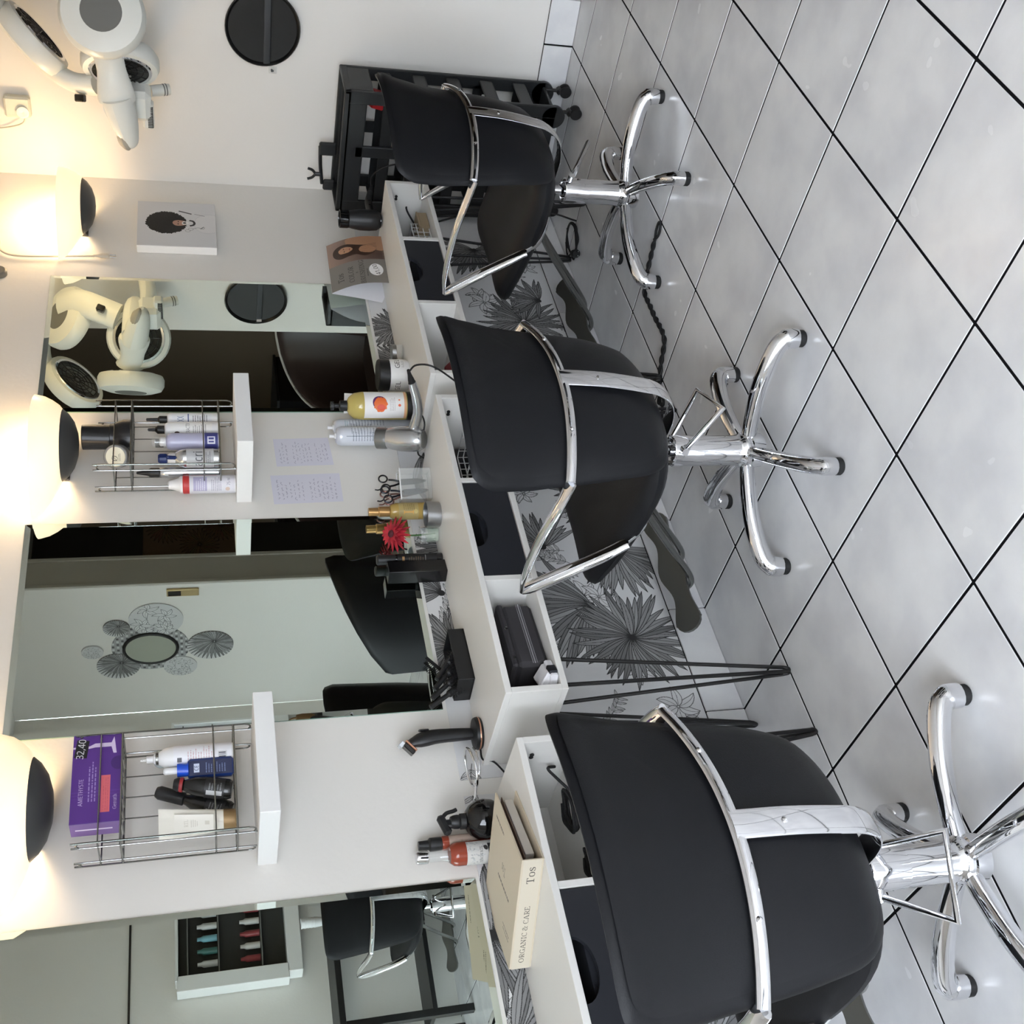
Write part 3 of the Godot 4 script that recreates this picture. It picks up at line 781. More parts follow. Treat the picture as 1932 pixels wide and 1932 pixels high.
	bottle("dryer_funnel", "black funnel-shaped dryer nozzle standing in the rack", "nozzle", V(1.155, y2, 0.10), v2([0.040, 0.0, 0.058, 0.0, 0.058, 0.022, 0.050, 0.044, 0.043, 0.052, 0.043, 0.064, 0.041, 0.066, 0.041, 0.150, 0.039, 0.152, 0.036, 0.150, 0.036, 0.01]), mat(rgb(24, 25, 28), 0.3))
	var tin := thing("round_tin", "round tin with a cream lid leaning in the wire rack", "tin", V(1.045, y2 + 0.042, 0.118))
	tin.basis = Basis(look(Vector3.ZERO, V(-0.72, 0.30, 0.62)).basis)
	obj("tin_body", lt(v2([0, -0.028, 0.036, -0.028, 0.038, -0.024, 0.038, 0.004, 0, 0.004]), 32), M.brushed, tin)
	obj("lid", lt(v2([0.0395, -0.006, 0.0395, 0.006, 0.037, 0.009, 0.033, 0.0092, 0.032, 0.0078, 0, 0.0078]), 32), M.brushed, tin)
	var lid := text_label(220, 220, rgb(238, 234, 214), [["t", "Ø", 0.42, 0.46, 0.3, rgb(120, 116, 100), true, 0.3], ["l", 0.3, 0.62, 0.45, 0.14, 2, rgb(140, 134, 116)]])
	var disc := MB.new()
	var dk := disc.v.size()
	for i in 33:
		var a := TAU * i / 32.0
		disc.v.append(V(cos(a) * 0.032, 0.0083, sin(a) * 0.032)); disc.uv.append(Vector2(0.5 + 0.5 * cos(a), 0.5 + 0.5 * sin(a)))
	disc.v.append(V(0, 0.0083, 0)); disc.uv.append(Vector2(0.5, 0.5))
	for i in 32:
		for q in [33, i, i + 1]: disc.ix.append(q)
	obj("lid_label", disc, lid, tin)
	# spray can standing on the bare end of that shelf
	bottle("spray_can", "white spray can with a red band, alone on the shelf end", "spray can", V(0.985, 1.512, 0.045), v2([0, 0, 0.029, 0, 0.03, 0.003, 0.03, 0.160, 0.027, 0.166, 0, 0.166]), wht, [["red_band", v2([0.0303, 0.148, 0.0306, 0.149, 0.0306, 0.166, 0.028, 0.169]), mat(rgb(190, 52, 52), 0.4)], ["cap", v2([0.028, 0.168, 0.028, 0.176, 0.022, 0.182, 0.017, 0.198, 0.014, 0.212, 0.008, 0.216, 0, 0.216]), wht]],
		[[0.0304, 0.004, 0.147, text_label(260, 300, rgb(222, 222, 230), [["r", 0.25, 0.08, 0.5, 0.3, rgb(176, 172, 204)], ["l", 0.28, 0.12, 0.44, 0.22, 5, rgb(232, 232, 240)], ["l", 0.25, 0.46, 0.5, 0.24, 6, rgb(140, 138, 160)], ["t", "75 ml", 0.58, 0.86, 0.07, rgb(120, 118, 140)], ["o", 0.32, 0.84, 0.07, 0.05, rgb(210, 190, 180)], ["r", 0.86, 0.0, 0.05, 0.6, rgb(190, 52, 52)]]), 1.7]])
	# rack over the near gap
	var pim := canvas(560, 264, rgb(92, 54, 138))
	for k in 3: pim.fill_rect(Rect2i(150 + k * 18, 0, 4 + k * 3, 264), rgb(98, 60, 146))
	write(pim, "AMETHYSTE", Vector2(190, 52), 24, rgb(206, 190, 226), false, 0.0)
	print_lines(pim, Rect2(130, 84, 260, 50), 3, rgb(160, 138, 196), 0.45, 3)
	print_lines(pim, Rect2(250, 140, 110, 16), 1, rgb(190, 170, 214), 0.5, 5)
	pim.fill_rect(Rect2i(60, 160, 230, 50), rgb(222, 110, 118)); print_lines(pim, Rect2(70, 168, 210, 34), 3, rgb(200, 90, 104), 0.3, 9)
	write(pim, "Genuth", Vector2(120, 236), 20, rgb(206, 196, 220), true)
	fill_poly(pim, PackedVector2Array([Vector2(470, 0), Vector2(482, 0), Vector2(484, 90), Vector2(500, 120), Vector2(500, 210), Vector2(540, 225), Vector2(430, 240), Vector2(430, 222), Vector2(474, 210), Vector2(474, 120), Vector2(468, 90)]), rgb(220, 204, 232))
	fill_poly(pim, PackedVector2Array([Vector2(415, 6), Vector2(530, 20), Vector2(520, 88), Vector2(408, 76)]), rgb(28, 28, 30))
	write(pim, "32,40", Vector2(468, 46), 40, rgb(236, 236, 236), false, 0.1)
	fill_poly(pim, oval(Vector2(366, 250), Vector2(44, 40)), rgb(74, 44, 116))
	var pb := thing("product_box", "purple carton with a handwritten black price tag", "box", V(-0.128, 1.8415, 0.108))
	obj("carton", bx(V(0, 0.0585, 0), V(0.252, 0.117, 0.062), 0.0015), mat(rgb(100, 72, 140), 0.4), pb)
	var pq := MB.new(); pq.quad(V(-0.1255, 0.0005, 0.0314), V(-0.1255, 0.1165, 0.0314), V(0.1255, 0.1165, 0.0314), V(0.1255, 0.0005, 0.0314))
	obj("printed_front", pq, pmat(pim, 0.4), pb)
	var ps := MB.new(); ps.quad(V(-0.1264, 0.0005, -0.03), V(-0.1264, 0.1165, -0.03), V(-0.1264, 0.1165, 0.03), V(-0.1264, 0.0005, 0.03))
	obj("printed_side", ps, text_label(120, 240, rgb(126, 98, 160), [["r", 0.45, 0.1, 0.1, 0.75, rgb(226, 216, 238)]]), pb)
	var y3 := 1.5625
	bottle("pump_bottle", "clear bottle with a teal label beside the mirror edge", "bottle", V(-0.044, y3, 0.060), v2([0, 0, 0.022, 0, 0.023, 0.004, 0.023, 0.19, 0.016, 0.2, 0.011, 0.202, 0, 0.202]), mat(rgb(190, 200, 200), 0.2), [["pump", v2([0.011, 0.2, 0.011, 0.218, 0.006, 0.222, 0.006, 0.236, 0, 0.236]), M.clear]], [[0.0234, 0.01, 0.135, text_label(200, 240, rgb(96, 158, 150), [["l", 0.2, 0.1, 0.6, 0.8, 9, rgb(130, 184, 176)]]), 1.6]], g_rack)
	bottle("pump_bottle", "white bottle with rows of pink print and barcode", "bottle", V(-0.073, y3, 0.112), v2([0, 0, 0.027, 0, 0.029, 0.004, 0.029, 0.150, 0.026, 0.172, 0.016, 0.188, 0.011, 0.190, 0, 0.190]), wht, [["pump", v2([0.013, 0.189, 0.013, 0.198, 0.009, 0.202, 0.009, 0.218, 0, 0.219]), M.wht], ["ring", v2([0.016, 0.188, 0.0165, 0.190, 0.0165, 0.194, 0.013, 0.196]), M.steel]],
		[[0.0294, 0.004, 0.150, text_label(280, 320, rgb(232, 232, 236), [["l", 0.15, 0.22, 0.7, 0.45, 10, rgb(206, 176, 180)], ["r", 0.42, 0.06, 0.12, 0.08, rgb(90, 90, 96)], ["r", 0.4, 0.76, 0.24, 0.16, rgb(206, 206, 208)], ["r", 0.43, 0.78, 0.02, 0.12, ink], ["r", 0.48, 0.78, 0.03, 0.12, ink], ["r", 0.54, 0.78, 0.015, 0.12, ink], ["r", 0.58, 0.78, 0.03, 0.12, ink]]), 1.7]], g_rack)
	var bl := thing("blue_bottle", "flat dark blue bottle with bright blue cap, white tip", "bottle", V(-0.116, y3, 0.118), FACE * 0.5, g_rack)
	obj("body", bx(V(0, 0.058, 0), V(0.050, 0.115, 0.030), 0.006), mat(rgb(34, 58, 122), 0.3), bl)
	var bq := MB.new(); bq.quad(V(-0.019, 0.004, 0.0155), V(-0.019, 0.111, 0.0155), V(0.019, 0.111, 0.0155), V(0.019, 0.004, 0.0155))
	obj("label", bq, text_label(120, 300, rgb(24, 34, 74), [["r", 0.2, 0.1, 0.6, 0.13, rgb(198, 206, 226)], ["t", "CE", 0.5, 0.16, 0.1, rgb(40, 50, 90)], ["l", 0.15, 0.35, 0.7, 0.5, 8, rgb(120, 132, 170)]]), bl)
	obj("cap", lt(v2([0.0, 0.114, 0.017, 0.114, 0.017, 0.142, 0, 0.142]), 20), mat(rgb(36, 84, 210), 0.25), bl)
	obj("tip", lt(v2([0.009, 0.141, 0.009, 0.172, 0.006, 0.176, 0, 0.176]), 16), M.wht, bl)
	for q in [["black bottle leaning to the left, half behind the cream tube", V(-0.222, y3 + 0.006, 0.068), 0.34, 0.205], ["black bottle lying upside down with a red neck ring", V(-0.185, y3 + 0.004, 0.118), 0.18, 0.15]]:
		var k := thing("black_bottle", q[0], "bottle", q[1], 0.0, g_rack)
		k.rotation.z = -q[2] * 1.15
		obj("body", lt(v2([0, 0, 0.022, 0.002, 0.026, 0.012, 0.027, 0.07, 0.023, 0.1, 0.014, 0.122, 0.0125, 0.13, 0, 0.13]), 26), mat(rgb(22, 23, 23), 0.22), k)
		obj("cap", lt(v2([0.0125, 0.128, 0.017, 0.131, 0.018, q[3] - 0.01, 0.013, q[3], 0, q[3]]), 20), blk, k)
		obj("label", band(0.0273, 0.02, 0.07, 24, FACE - 1.3, FACE + 1.3), text_label(200, 100, rgb(30, 30, 31), [["r", 0.3, 0.1, 0.18, 0.8, rgb(190, 192, 194)], ["l", 0.5, 0.15, 0.3, 0.7, 5, rgb(130, 132, 134)]]), k)
		if q[3] < 0.2: obj("neck_ring", lt(v2([0.0175, 0.126, 0.019, 0.128, 0.019, 0.133, 0.0175, 0.135]), 20), mat(rgb(150, 40, 44), 0.4), k)
	# cream squeeze tube standing on its gold cap, flattened at the crimped top
	var ct := thing("cream_tube", "cream squeeze tube standing on a gold cap", "tube", V(-0.262, y3, 0.108), FACE * 0.9, g_rack)
	var rows := []
	for k in 9:
		var t := k / 8.0
		var row := PackedVector3Array()
		for s in 25:
			var a := -TAU * s / 24.0
			row.append(V(cos(a) * lerpf(0.026, 0.041, t), 0.03 + 0.158 * t, sin(a) * lerpf(0.026, 0.002, pow(t, 0.9))))
		rows.append(row)
	var tmb := MB.new(); tmb.grid(rows, true)
	tmb.grid([rows[8], rows[8]], true)
	obj("tube_body", tmb, mat(rgb(224, 220, 208), 0.45), ct)
	obj("cap", lt(v2([0, 0, 0.024, 0, 0.0255, 0.003, 0.027, 0.030, 0.020, 0.034, 0, 0.034]), 24), mat(rgb(156, 128, 90), 0.3, 0.5), ct)
	var tl := MB.new(); tl.quad(V(-0.020, 0.055, 0.0248), V(-0.026, 0.15, 0.0125), V(0.026, 0.15, 0.0125), V(0.020, 0.055, 0.0248))
	obj("label", tl, text_label(160, 220, rgb(224, 220, 209), [["t", "RTL", 0.5, 0.3, 0.1, rgb(196, 190, 176), true], ["l", 0.3, 0.4, 0.4, 0.2, 4, rgb(190, 184, 170)], ["r", 0.38, 0.78, 0.24, 0.12, rgb(204, 198, 184)]]), ct)

	canvas_print()
	note("handwritten paper note beside the spray cans, right of two", [1.112, 1.172, 1.107, 1.369, 1.243, 1.374, 1.249, 1.181], 4)
	note("handwritten paper note nearer the middle mirror, left of two", [0.936, 1.157, 0.929, 1.389, 1.063, 1.394, 1.070, 1.158], 8)

	# ---- corner desk
	var g_desk := "hair products on the desks"
	bottle("gel_jar", "white gel jar with black lid beside the orange bottle", "jar", V(1.488, TOP, 0.092), v2([0, 0, 0.052, 0, 0.058, 0.008, 0.059, 0.03, 0.057, 0.074, 0, 0.074]), wht, [["lid", v2([0.0575, 0.072, 0.0585, 0.074, 0.0585, 0.110, 0.055, 0.114, 0, 0.114]), blk]],
		[[0.0588, 0.018, 0.070, text_label(420, 150, rgb(234, 234, 232), [["t", "GEL", 0.74, 0.45, 0.34, rgb(40, 40, 42)], ["t", "GEL", 0.18, 0.5, 0.34, rgb(60, 60, 62)], ["l", 0.62, 0.72, 0.24, 0.2, 3, rgb(150, 150, 150)]]), 1.5]], g_desk)
	bottle("glass_jar", "small clear jar with a metal lid beside the gel jar", "jar", V(1.618, TOP, 0.094), v2([0, 0, 0.027, 0, 0.029, 0.004, 0.029, 0.034, 0, 0.034]), M.clear, [["lid", v2([0.030, 0.028, 0.030, 0.044, 0, 0.045]), M.brushed]], [], g_desk)
	var amber := mat(rgb(186, 168, 96), 0.15)
	var pl := canvas(300, 420, rgb(236, 234, 232))
	fill_poly(pl, oval(Vector2(165, 150), Vector2(66, 70)), rgb(92, 40, 96))
	var g := RandomNumberGenerator.new(); g.seed = 5
	var blob := PackedVector2Array()
	for i in 40:
		var a := TAU * i / 40.0
		blob.append(Vector2(148, 158) + Vector2(cos(a), sin(a)) * (66 + g.randf_range(-6, 9)))
	fill_poly(pl, blob, rgb(232, 112, 52)); fill_poly(pl, oval(Vector2(120, 165), Vector2(28, 42)), rgb(222, 84, 60))
	print_lines(pl, Rect2(90, 246, 150, 60), 4, rgb(170, 160, 160), 0.3, 4)
	fill_poly(pl, oval(Vector2(140, 348), Vector2(12, 14)), rgb(226, 98, 62)); fill_poly(pl, oval(Vector2(190, 346), Vector2(8, 10)), rgb(232, 130, 90))
	pl.fill_rect(Rect2i(0, 396, 300, 24), rgb(222, 170, 130))
	bottle("oil_bottle", "tall amber bottle with an orange flower on its label", "bottle", V(1.278, TOP, 0.128), v2([0, 0, 0.047, 0, 0.050, 0.005, 0.050, 0.200, 0.045, 0.228, 0.030, 0.246, 0.016, 0.252, 0, 0.252]), amber, [["base_band", v2([0.0505, 0.018, 0.0508, 0.019, 0.0508, 0.042, 0.0505, 0.043]), blk], ["pump_collar", v2([0.017, 0.250, 0.019, 0.252, 0.019, 0.276, 0.008, 0.280, 0.008, 0.296, 0.016, 0.298, 0.016, 0.308, 0, 0.310]), blk]],
		[[0.0506, 0.046, 0.195, pmat(pl, 0.4), 1.15]], g_desk)
	var rt := thing("cream_tube", "white squeeze tube with a red patch behind the orange bottle", "tube", V(1.35, TOP, 0.075), FACE - 0.4, g_desk)
	var rrows := []
	for k in 7:
		var t := k / 6.0
		var row := PackedVector3Array()
		for s in 25:
			var a := -TAU * s / 24.0
			row.append(V(cos(a) * lerpf(0.030, 0.038, t), 0.03 + 0.22 * t, sin(a) * lerpf(0.028, 0.0015, t)))
		rrows.append(row)
	var rmb := MB.new(); rmb.grid(rrows, true)
	obj("tube_body", rmb, wht, rt)
	obj("cap", lt(v2([0, 0, 0.029, 0, 0.030, 0.03, 0, 0.031]), 22), mat(rgb(180, 140, 80), 0.35), rt)
	var rq := MB.new(); rq.quad(V(-0.024, 0.1, 0.0215), V(-0.028, 0.21, 0.0085), V(0.028, 0.21, 0.0085), V(0.024, 0.1, 0.0215))
	obj("label", rq, text_label(140, 240, rgb(236, 232, 232), [["o", 0.5, 0.5, 0.5, 0.32, rgb(212, 70, 84)], ["r", 0, 0.93, 1, 0.05, rgb(150, 50, 80)]]), rt)
	var can := mat(rgb(206, 210, 218), 0.3, 0.3)
	for q in [["tall pale grey spray can with a white nozzle", V(1.262, TOP, 0.038), 0.030, 1], ["tall pale grey spray can with a black square print", V(1.203, TOP, 0.052), 0.034, 2]]:
		var rr: float = q[2]
		bottle("spray_can", q[0], "spray can", q[1], v2([0, 0, rr - 0.001, 0, rr, 0.003, rr, 0.275, rr - 0.005, 0.288, rr - 0.012, 0.293, 0, 0.293]), can, [["nozzle", v2([0.011, 0.292, 0.011, 0.296, 0.006, 0.298, 0.006, 0.315, 0, 0.316]), M.wht]],
			[[rr + 0.0004, 0.01, 0.272, text_label(240, 560, rgb(208, 212, 220), [["l", 0.3, 0.12, 0.4, 0.3, 8, rgb(140, 146, 158)], ["r", 0.46, 0.05, 0.02, 0.6, rgb(90, 104, 116)] if q[3] == 2 else ["r", 0.3, 0.06, 0.12, 0.03, ink], ["r", 0.30, 0.5, 0.16, 0.06, rgb(24, 24, 26)] if q[3] == 2 else ["l", 0.5, 0.05, 0.35, 0.05, 2, rgb(120, 160, 170)], ["l", 0.55, 0.1, 0.3, 0.5, 12, rgb(150, 156, 168)]]), 1.6]], "tall grey spray cans")
	# standing brochure, folded like a tent
	var bw := 0.285; var bh := 0.235
	var bim := canvas(600, 496, rgb(122, 118, 112))
	bim.fill_rect(Rect2i(300, 0, 300, 496), rgb(96, 78, 68))
	for k in 30: bim.fill_rect(Rect2i(300, k * 16, 300, 16), rgb(150 - k * 2.4, 126 - k * 2.2, 112 - k * 2))
	fill_poly(bim, curve2([Vector2(470, 190), Vector2(540, 170), Vector2(600, 200), Vector2(600, 496), Vector2(420, 496), Vector2(430, 400), Vector2(455, 330)], 5), rgb(164, 124, 96))
	fill_poly(bim, curve2([Vector2(360, 120), Vector2(400, 60), Vector2(470, 50), Vector2(520, 90), Vector2(530, 170), Vector2(500, 260), Vector2(470, 380), Vector2(400, 420), Vector2(350, 330), Vector2(380, 240)], 5), rgb(58, 40, 32))
	fill_poly(bim, curve2([Vector2(430, 110), Vector2(470, 100), Vector2(496, 140), Vector2(486, 200), Vector2(452, 226), Vector2(424, 190), Vector2(418, 146)], 5), rgb(196, 150, 118))
	fill_poly(bim, oval(Vector2(442, 150), Vector2(9, 4)), rgb(60, 36, 30)); fill_poly(bim, oval(Vector2(478, 146), Vector2(8, 4)), rgb(60, 36, 30))
	stroke(bim, PackedVector2Array([Vector2(462, 150), Vector2(464, 178), Vector2(456, 180)]), 3, rgb(150, 104, 82)); fill_poly(bim, oval(Vector2(456, 198), Vector2(14, 5)), rgb(150, 76, 70))
	fill_poly(bim, curve2([Vector2(400, 300), Vector2(440, 280), Vector2(480, 320), Vector2(470, 400), Vector2(430, 430), Vector2(390, 380)], 5), rgb(184, 138, 106))
	for k in 9: stroke(bim, curve2([Vector2(380 + k * 14, 90), Vector2(372 + k * 16, 200), Vector2(390 + k * 12, 330), Vector2(370 + k * 18, 440)], 6, false), 3, rgb(78 - k * 2, 52, 40))
	write(bim, "Tos", Vector2(130, 90), 52, rgb(52, 48, 44), true)
	write(bim, "COLOR", Vector2(140, 182), 44, rgb(56, 52, 48), true)
	write(bim, "&", Vector2(150, 232), 20, rgb(60, 56, 52), true)
	write(bim, "BRUSHING", Vector2(150, 280), 42, rgb(56, 52, 48), true)
	print_lines(bim, Rect2(90, 316, 130, 14), 1, rgb(70, 66, 62), 0.5, 6)
	fill_poly(bim, oval(Vector2(165, 404), Vector2(74, 62), 36), rgb(234, 233, 232))
	write(bim, "41,00", Vector2(166, 410), 40, rgb(40, 40, 42), false, -0.25)
	var br := thing("brochure", "folded brochure card with a long-haired woman, standing like a tent", "brochure", V(2.19, TOP, 0.0))
	br.rotation.y = -0.10
	var sheet := func(z0: float, z1: float, bulge: float, off: float, flip: bool) -> MB:
		var mb := MB.new(); var rws := []
		for i in 9:
			var t := 1.0 - i / 8.0
			var row := PackedVector3Array()
			for j in 9: row.append(V(lerpf(-bw / 2, bw / 2, j / 8.0), bh * t * (1.0 - 0.05 * t), lerpf(z0, z1, t) + bulge * sin(PI * t) + off))
			rws.append(row)
		mb.grid(rws, flip)
		return mb
	var card := MB.new()
	var front: MB = sheet.call(0.125, 0.062, 0.022, 0.0, false)
	obj("printed_leaf", front, pmat(bim, 0.35), br)
	obj("front_lining", sheet.call(0.125, 0.062, 0.022, -0.0012, true), M.paper, br)
	obj("rear_leaf", sheet.call(0.012, 0.058, 0.004, 0.0, true), M.paper, br)
	hair_dryer("hair_dryer", "black hair dryer standing beside the brochure", V(2.335, TOP + 0.094, 0.205), Basis(), M.black_plastic, M.black_gloss, [V(0.02, -0.045, 0.0), V(0.07, -0.052, 0.0), V(0.13, -0.052, 0.005), V(0.19, -0.066, 0.012)], [V(0.22, -0.072, 0.016), V(0.26, -0.085, 0.06), V(0.25, -0.2, 0.12), V(0.23, -0.5, 0.1), V(0.15, -0.955, 0.02)])
	# ---- silver dryer hung in the gap between the desks
	var sbz := Basis(V(0.92, -0.32, 0.2).normalized(), V(0.36, 0.88, -0.30).normalized(), V(0, 0.3, 0.95))
	hair_dryer("hair_dryer", "silver hair dryer hanging between two desks", V(1.085, 0.958, 0.15), sbz.orthonormalized(), mat(rgb(196, 198, 200), 0.22, 0.9), mat(rgb(128, 129, 128), 0.3, 0.8), [V(0.03, -0.05, 0.03), V(0.055, -0.07, 0.08), V(0.07, -0.075, 0.14), V(0.085, -0.07, 0.20)], [V(0.09, -0.068, 0.245), V(0.10, -0.1, 0.27), V(0.10, -0.16, 0.26), V(0.07, -0.25, 0.2)])
	var hk := thing("dryer_hook", "black wire hook under the silver hair dryer", "hook", V(1.118, 0.86, 0.05))
	obj("wire", tb([V(-0.03, 0.0, 0.0), V(-0.055, 0.035, 0.06), V(-0.03, 0.02, 0.16), V(0.03, 0.03, 0.16), V(0.055, 0.04, 0.07), V(0.05, 0.01, 0.0)], 0.003, 8), M.black_metal, hk)

	# ---- middle desk
	var sg := thing("scissors_stand", "clear plastic cup holding three pairs of scissors", "cup", V(0.925, TOP, 0.08), FACE * 0.6)
	var cup := MB.new()
	for q in [[V(0, 0.002, 0), V(0.11, 0.004, 0.06)], [V(0, 0.055, 0.03), V(0.11, 0.106, 0.003)], [V(0, 0.055, -0.03), V(0.11, 0.106, 0.003)], [V(0.0535, 0.055, 0), V(0.003, 0.106, 0.06)], [V(-0.0535, 0.055, 0), V(0.003, 0.106, 0.06)]]:
		obj("cup_wall", bx(q[0], q[1], 0.001), M.clear, sg)
	obj("cup_rim", line_tube([V(-0.055, 0.109, 0.031), V(0.055, 0.109, 0.031), V(0.055, 0.109, -0.031), V(-0.055, 0.109, -0.031), V(-0.055, 0.109, 0.031)], 0.0022, 6), mat(Color(0.95, 0.95, 0.95, 0.5), 0.1), sg)
	scissors(V(0.945, TOP + 0.012, 0.085), FACE * 0.6, 0.05, M.black_gloss, "black scissors with a finger tang, on the cup's right")
	scissors(V(0.915, TOP + 0.012, 0.072), FACE * 0.6 + 0.3, 0.22, mat(rgb(150, 112, 104), 0.25, 0.7), "rose-tinted scissors between the two black pairs")
	scissors(V(0.895, TOP + 0.012, 0.09), FACE * 0.6, 0.08, mat(rgb(32, 33, 44), 0.2, 0.4), "dark blue scissors on the left of the cup")
	bottle("metal_tin", "small open metal tin in front of the gold-capped bottles", "tin", V(0.761, TOP, 0.115), v2([0, 0, 0.040, 0, 0.042, 0.003, 0.044, 0.046, 0.042, 0.047, 0.040, 0.046, 0.038, 0.006, 0, 0.006]), M.brushed)
	var gold := mat(rgb(190, 150, 96), 0.32, 0.75)
	var honey := mat(rgb(176, 148, 84), 0.12)
	for q in [["gold-capped oil bottle standing behind the metal tin", V(0.838, TOP, 0.05), 1.0], ["gold-capped oil bottle reflected close to the red flower", V(0.795, TOP, 0.045), 0.0]]:
		if q[2] == 0.0: continue
		bottle("oil_bottle", q[0], "bottle", q[1], v2([0, 0, 0.027, 0, 0.0285, 0.004, 0.0285, 0.128, 0.022, 0.146, 0.014, 0.150, 0, 0.150]), honey, [["cap", v2([0.015, 0.149, 0.0175, 0.151, 0.0175, 0.185, 0.014, 0.188, 0.014, 0.220, 0, 0.221]), gold]],
			[[0.0289, 0.055, 0.122, text_label(220, 200, rgb(170, 150, 96), [["t", "I", 0.45, 0.5, 0.5, rgb(214, 160, 70)], ["l", 0.55, 0.2, 0.3, 0.6, 6, rgb(120, 104, 66)], ["o", 0.48, 0.86, 0.09, 0.1, rgb(196, 176, 110)]]), 1.5]], g_desk)
	# red flower in a small glass
	var fg := bottle("flower_glass", "small clear glass of water holding the red flower", "glass", V(0.728, TOP, 0.052), v2([0, 0.004, 0.023, 0.004, 0.025, 0.062, 0.0265, 0.062, 0.0255, 0.0, 0, 0.0]), M.clear)
	obj("water", lt(v2([0, 0.005, 0.0226, 0.005, 0.0242, 0.04, 0, 0.04]), 22), mat(Color(0.75, 0.85, 0.7, 0.35), 0.02), fg)
	fg.get_node("water").material_override.transparency = BaseMaterial3D.TRANSPARENCY_ALPHA
	var fl := thing("red_flower", "red gerbera bloom leaning out of its small glass", "flower", V(0.728, TOP, 0.052))
	obj("stem", tb([V(0.006, 0.01, 0), V(0.0, 0.06, 0.0), V(-0.004, 0.10, 0.004), V(-0.004, 0.135, 0.012)], 0.003, 8), mat(rgb(70, 110, 60), 0.6), fl)
	var red := mat(rgb(176, 32, 48), 0.6); var red2 := mat(rgb(150, 24, 40), 0.6)
	var fc := look(V(-0.004, 0.15, 0.012), V(-0.25, 0.72, 0.45))
	for ringk in 4:
		for k in 14:
			var a := TAU * (k + 0.5 * ringk) / 14.0
			var l := 0.056 - 0.008 * ringk
			var p := MB.new(); var rws := []
			for t in 6:
				var u := t / 5.0
				var wdt := 0.0065 * sin(PI * minf(0.95, 0.15 + 0.8 * u))
				var lift := 0.004 * ringk + 0.012 * ringk * u * 0.6 - 0.014 * u * u
				var cdir := V(cos(a), 0, sin(a)); var cs := V(-sin(a), 0, cos(a))
				rws.append(PackedVector3Array([fc * (cdir * (0.006 + l * u) + V(0, lift, 0) - cs * wdt), fc * (cdir * (0.006 + l * u) + V(0, lift - 0.0015, 0)), fc * (cdir * (0.006 + l * u) + V(0, lift, 0) + cs * wdt)]))
			p.grid(rws); obj("petal", p, red if (k + ringk) % 3 else red2, fl)
	obj("flower_heart", lt(v2([0.013, 0.012, 0.012, 0.017, 0.006, 0.020, 0, 0.0205]), 16, fc), mat(rgb(70, 20, 30), 0.8), fl)
	bottle("slim_bottle", "slim black bottle with gold print beside the red flower", "bottle", V(0.640, TOP, 0.035), v2([0, 0, 0.0165, 0, 0.0175, 0.003, 0.0175, 0.15, 0.0165, 0.156, 0, 0.156]), M.black_gloss, [["cap", v2([0.0168, 0.156, 0.0172, 0.158, 0.0172, 0.212, 0.014, 0.216, 0, 0.216]), blk]],
		[[0.0178, 0.02, 0.15, text_label(160, 320, rgb(20, 20, 22), [["r", 0.3, 0.12, 0.4, 0.06, rgb(170, 130, 84)], ["l", 0.3, 0.26, 0.4, 0.4, 7, rgb(120, 100, 74)], ["r", 0.2, 0.7, 0.6, 0.02, rgb(150, 150, 152)]]), 1.4]], g_desk)
	var mk := thing("black_carton", "small black glossy carton leaning on the mirror", "box", V(0.578, TOP, 0.045), 0.15)
	obj("carton", bx(V(0, 0.095, 0), V(0.055, 0.19, 0.05), 0.0015), M.black_gloss, mk)
	# brush and comb tray
	var bt := thing("brush_tray", "open black tray of brushes in front of the middle mirror", "tray", V(0.198, TOP, 0.062), 0.05)
	for q in [[V(0, 0.003, 0), V(0.19, 0.006, 0.105)], [V(0, 0.025, 0.0505), V(0.19, 0.05, 0.004)], [V(0, 0.025, -0.0505), V(0.19, 0.05, 0.004)], [V(0.093, 0.025, 0), V(0.004, 0.05, 0.1)], [V(-0.093, 0.025, 0), V(0.004, 0.05, 0.1)], [V(0.01, 0.022, 0), V(0.003, 0.044, 0.097)]]:
		obj("tray_wall", bx(q[0], q[1], 0.001), M.black_plastic, bt)
	for k in 4:
		var hb := thing("round_brush", ["black round brush at the right end of the tray", "black round brush second from the tray's right end", "black round brush third from the tray's right end", "black round brush at the left end of the tray"][k], "brush", V(0.262 - 0.043 * k, TOP + 0.012, 0.066), 0.0, "brushes in the black tray")
		hb.rotation = V(-0.12, 0, 0.9 - 0.12 * k)
		obj("core", lt(v2([0, 0, 0.010, 0, 0.011, 0.07, 0.007, 0.075, 0.008, 0.14, 0, 0.142]), 12), M.black_plastic, hb)
		var bristle := MB.new()
		for i in 7:
			for j in 12:
				var a := TAU * j / 12.0 + i * 0.26
				var d := V(cos(a), 0, sin(a))
				tube(bristle, PackedVector3Array([V(0, 0.008 + i * 0.009, 0) + d * 0.009, V(0, 0.009 + i * 0.009, 0) + d * 0.021]), 0.0007, 4)
		obj("bristles", bristle, M.black_plastic, hb).set_meta("kind", "stuff")
	var cb := thing("barber_comb", "black fine-toothed comb standing against the mirror's lower edge", "comb", V(0.13, TOP + 0.008, 0.02), 0.0)
	cb.rotation.z = -0.9
	obj("comb_spine", bx(V(0, 0.08, 0), V(0.012, 0.17, 0.003), 0.001), M.black_plastic, cb)
	var teeth := bx(V(-0.013, 0, 0), V(0.018, 0.0016, 0.002), 0).mesh()
	for k in 26: inst("tooth", teeth, M.black_plastic, cb).position = V(0, 0.005 + 0.006 * k, 0)
	# clipper on its charging foot
	var cp := thing("hair_clipper", "black hair clipper with copper trim on a round charging foot", "clipper", V(-0.038, TOP, 0.052), FACE * 0.5)
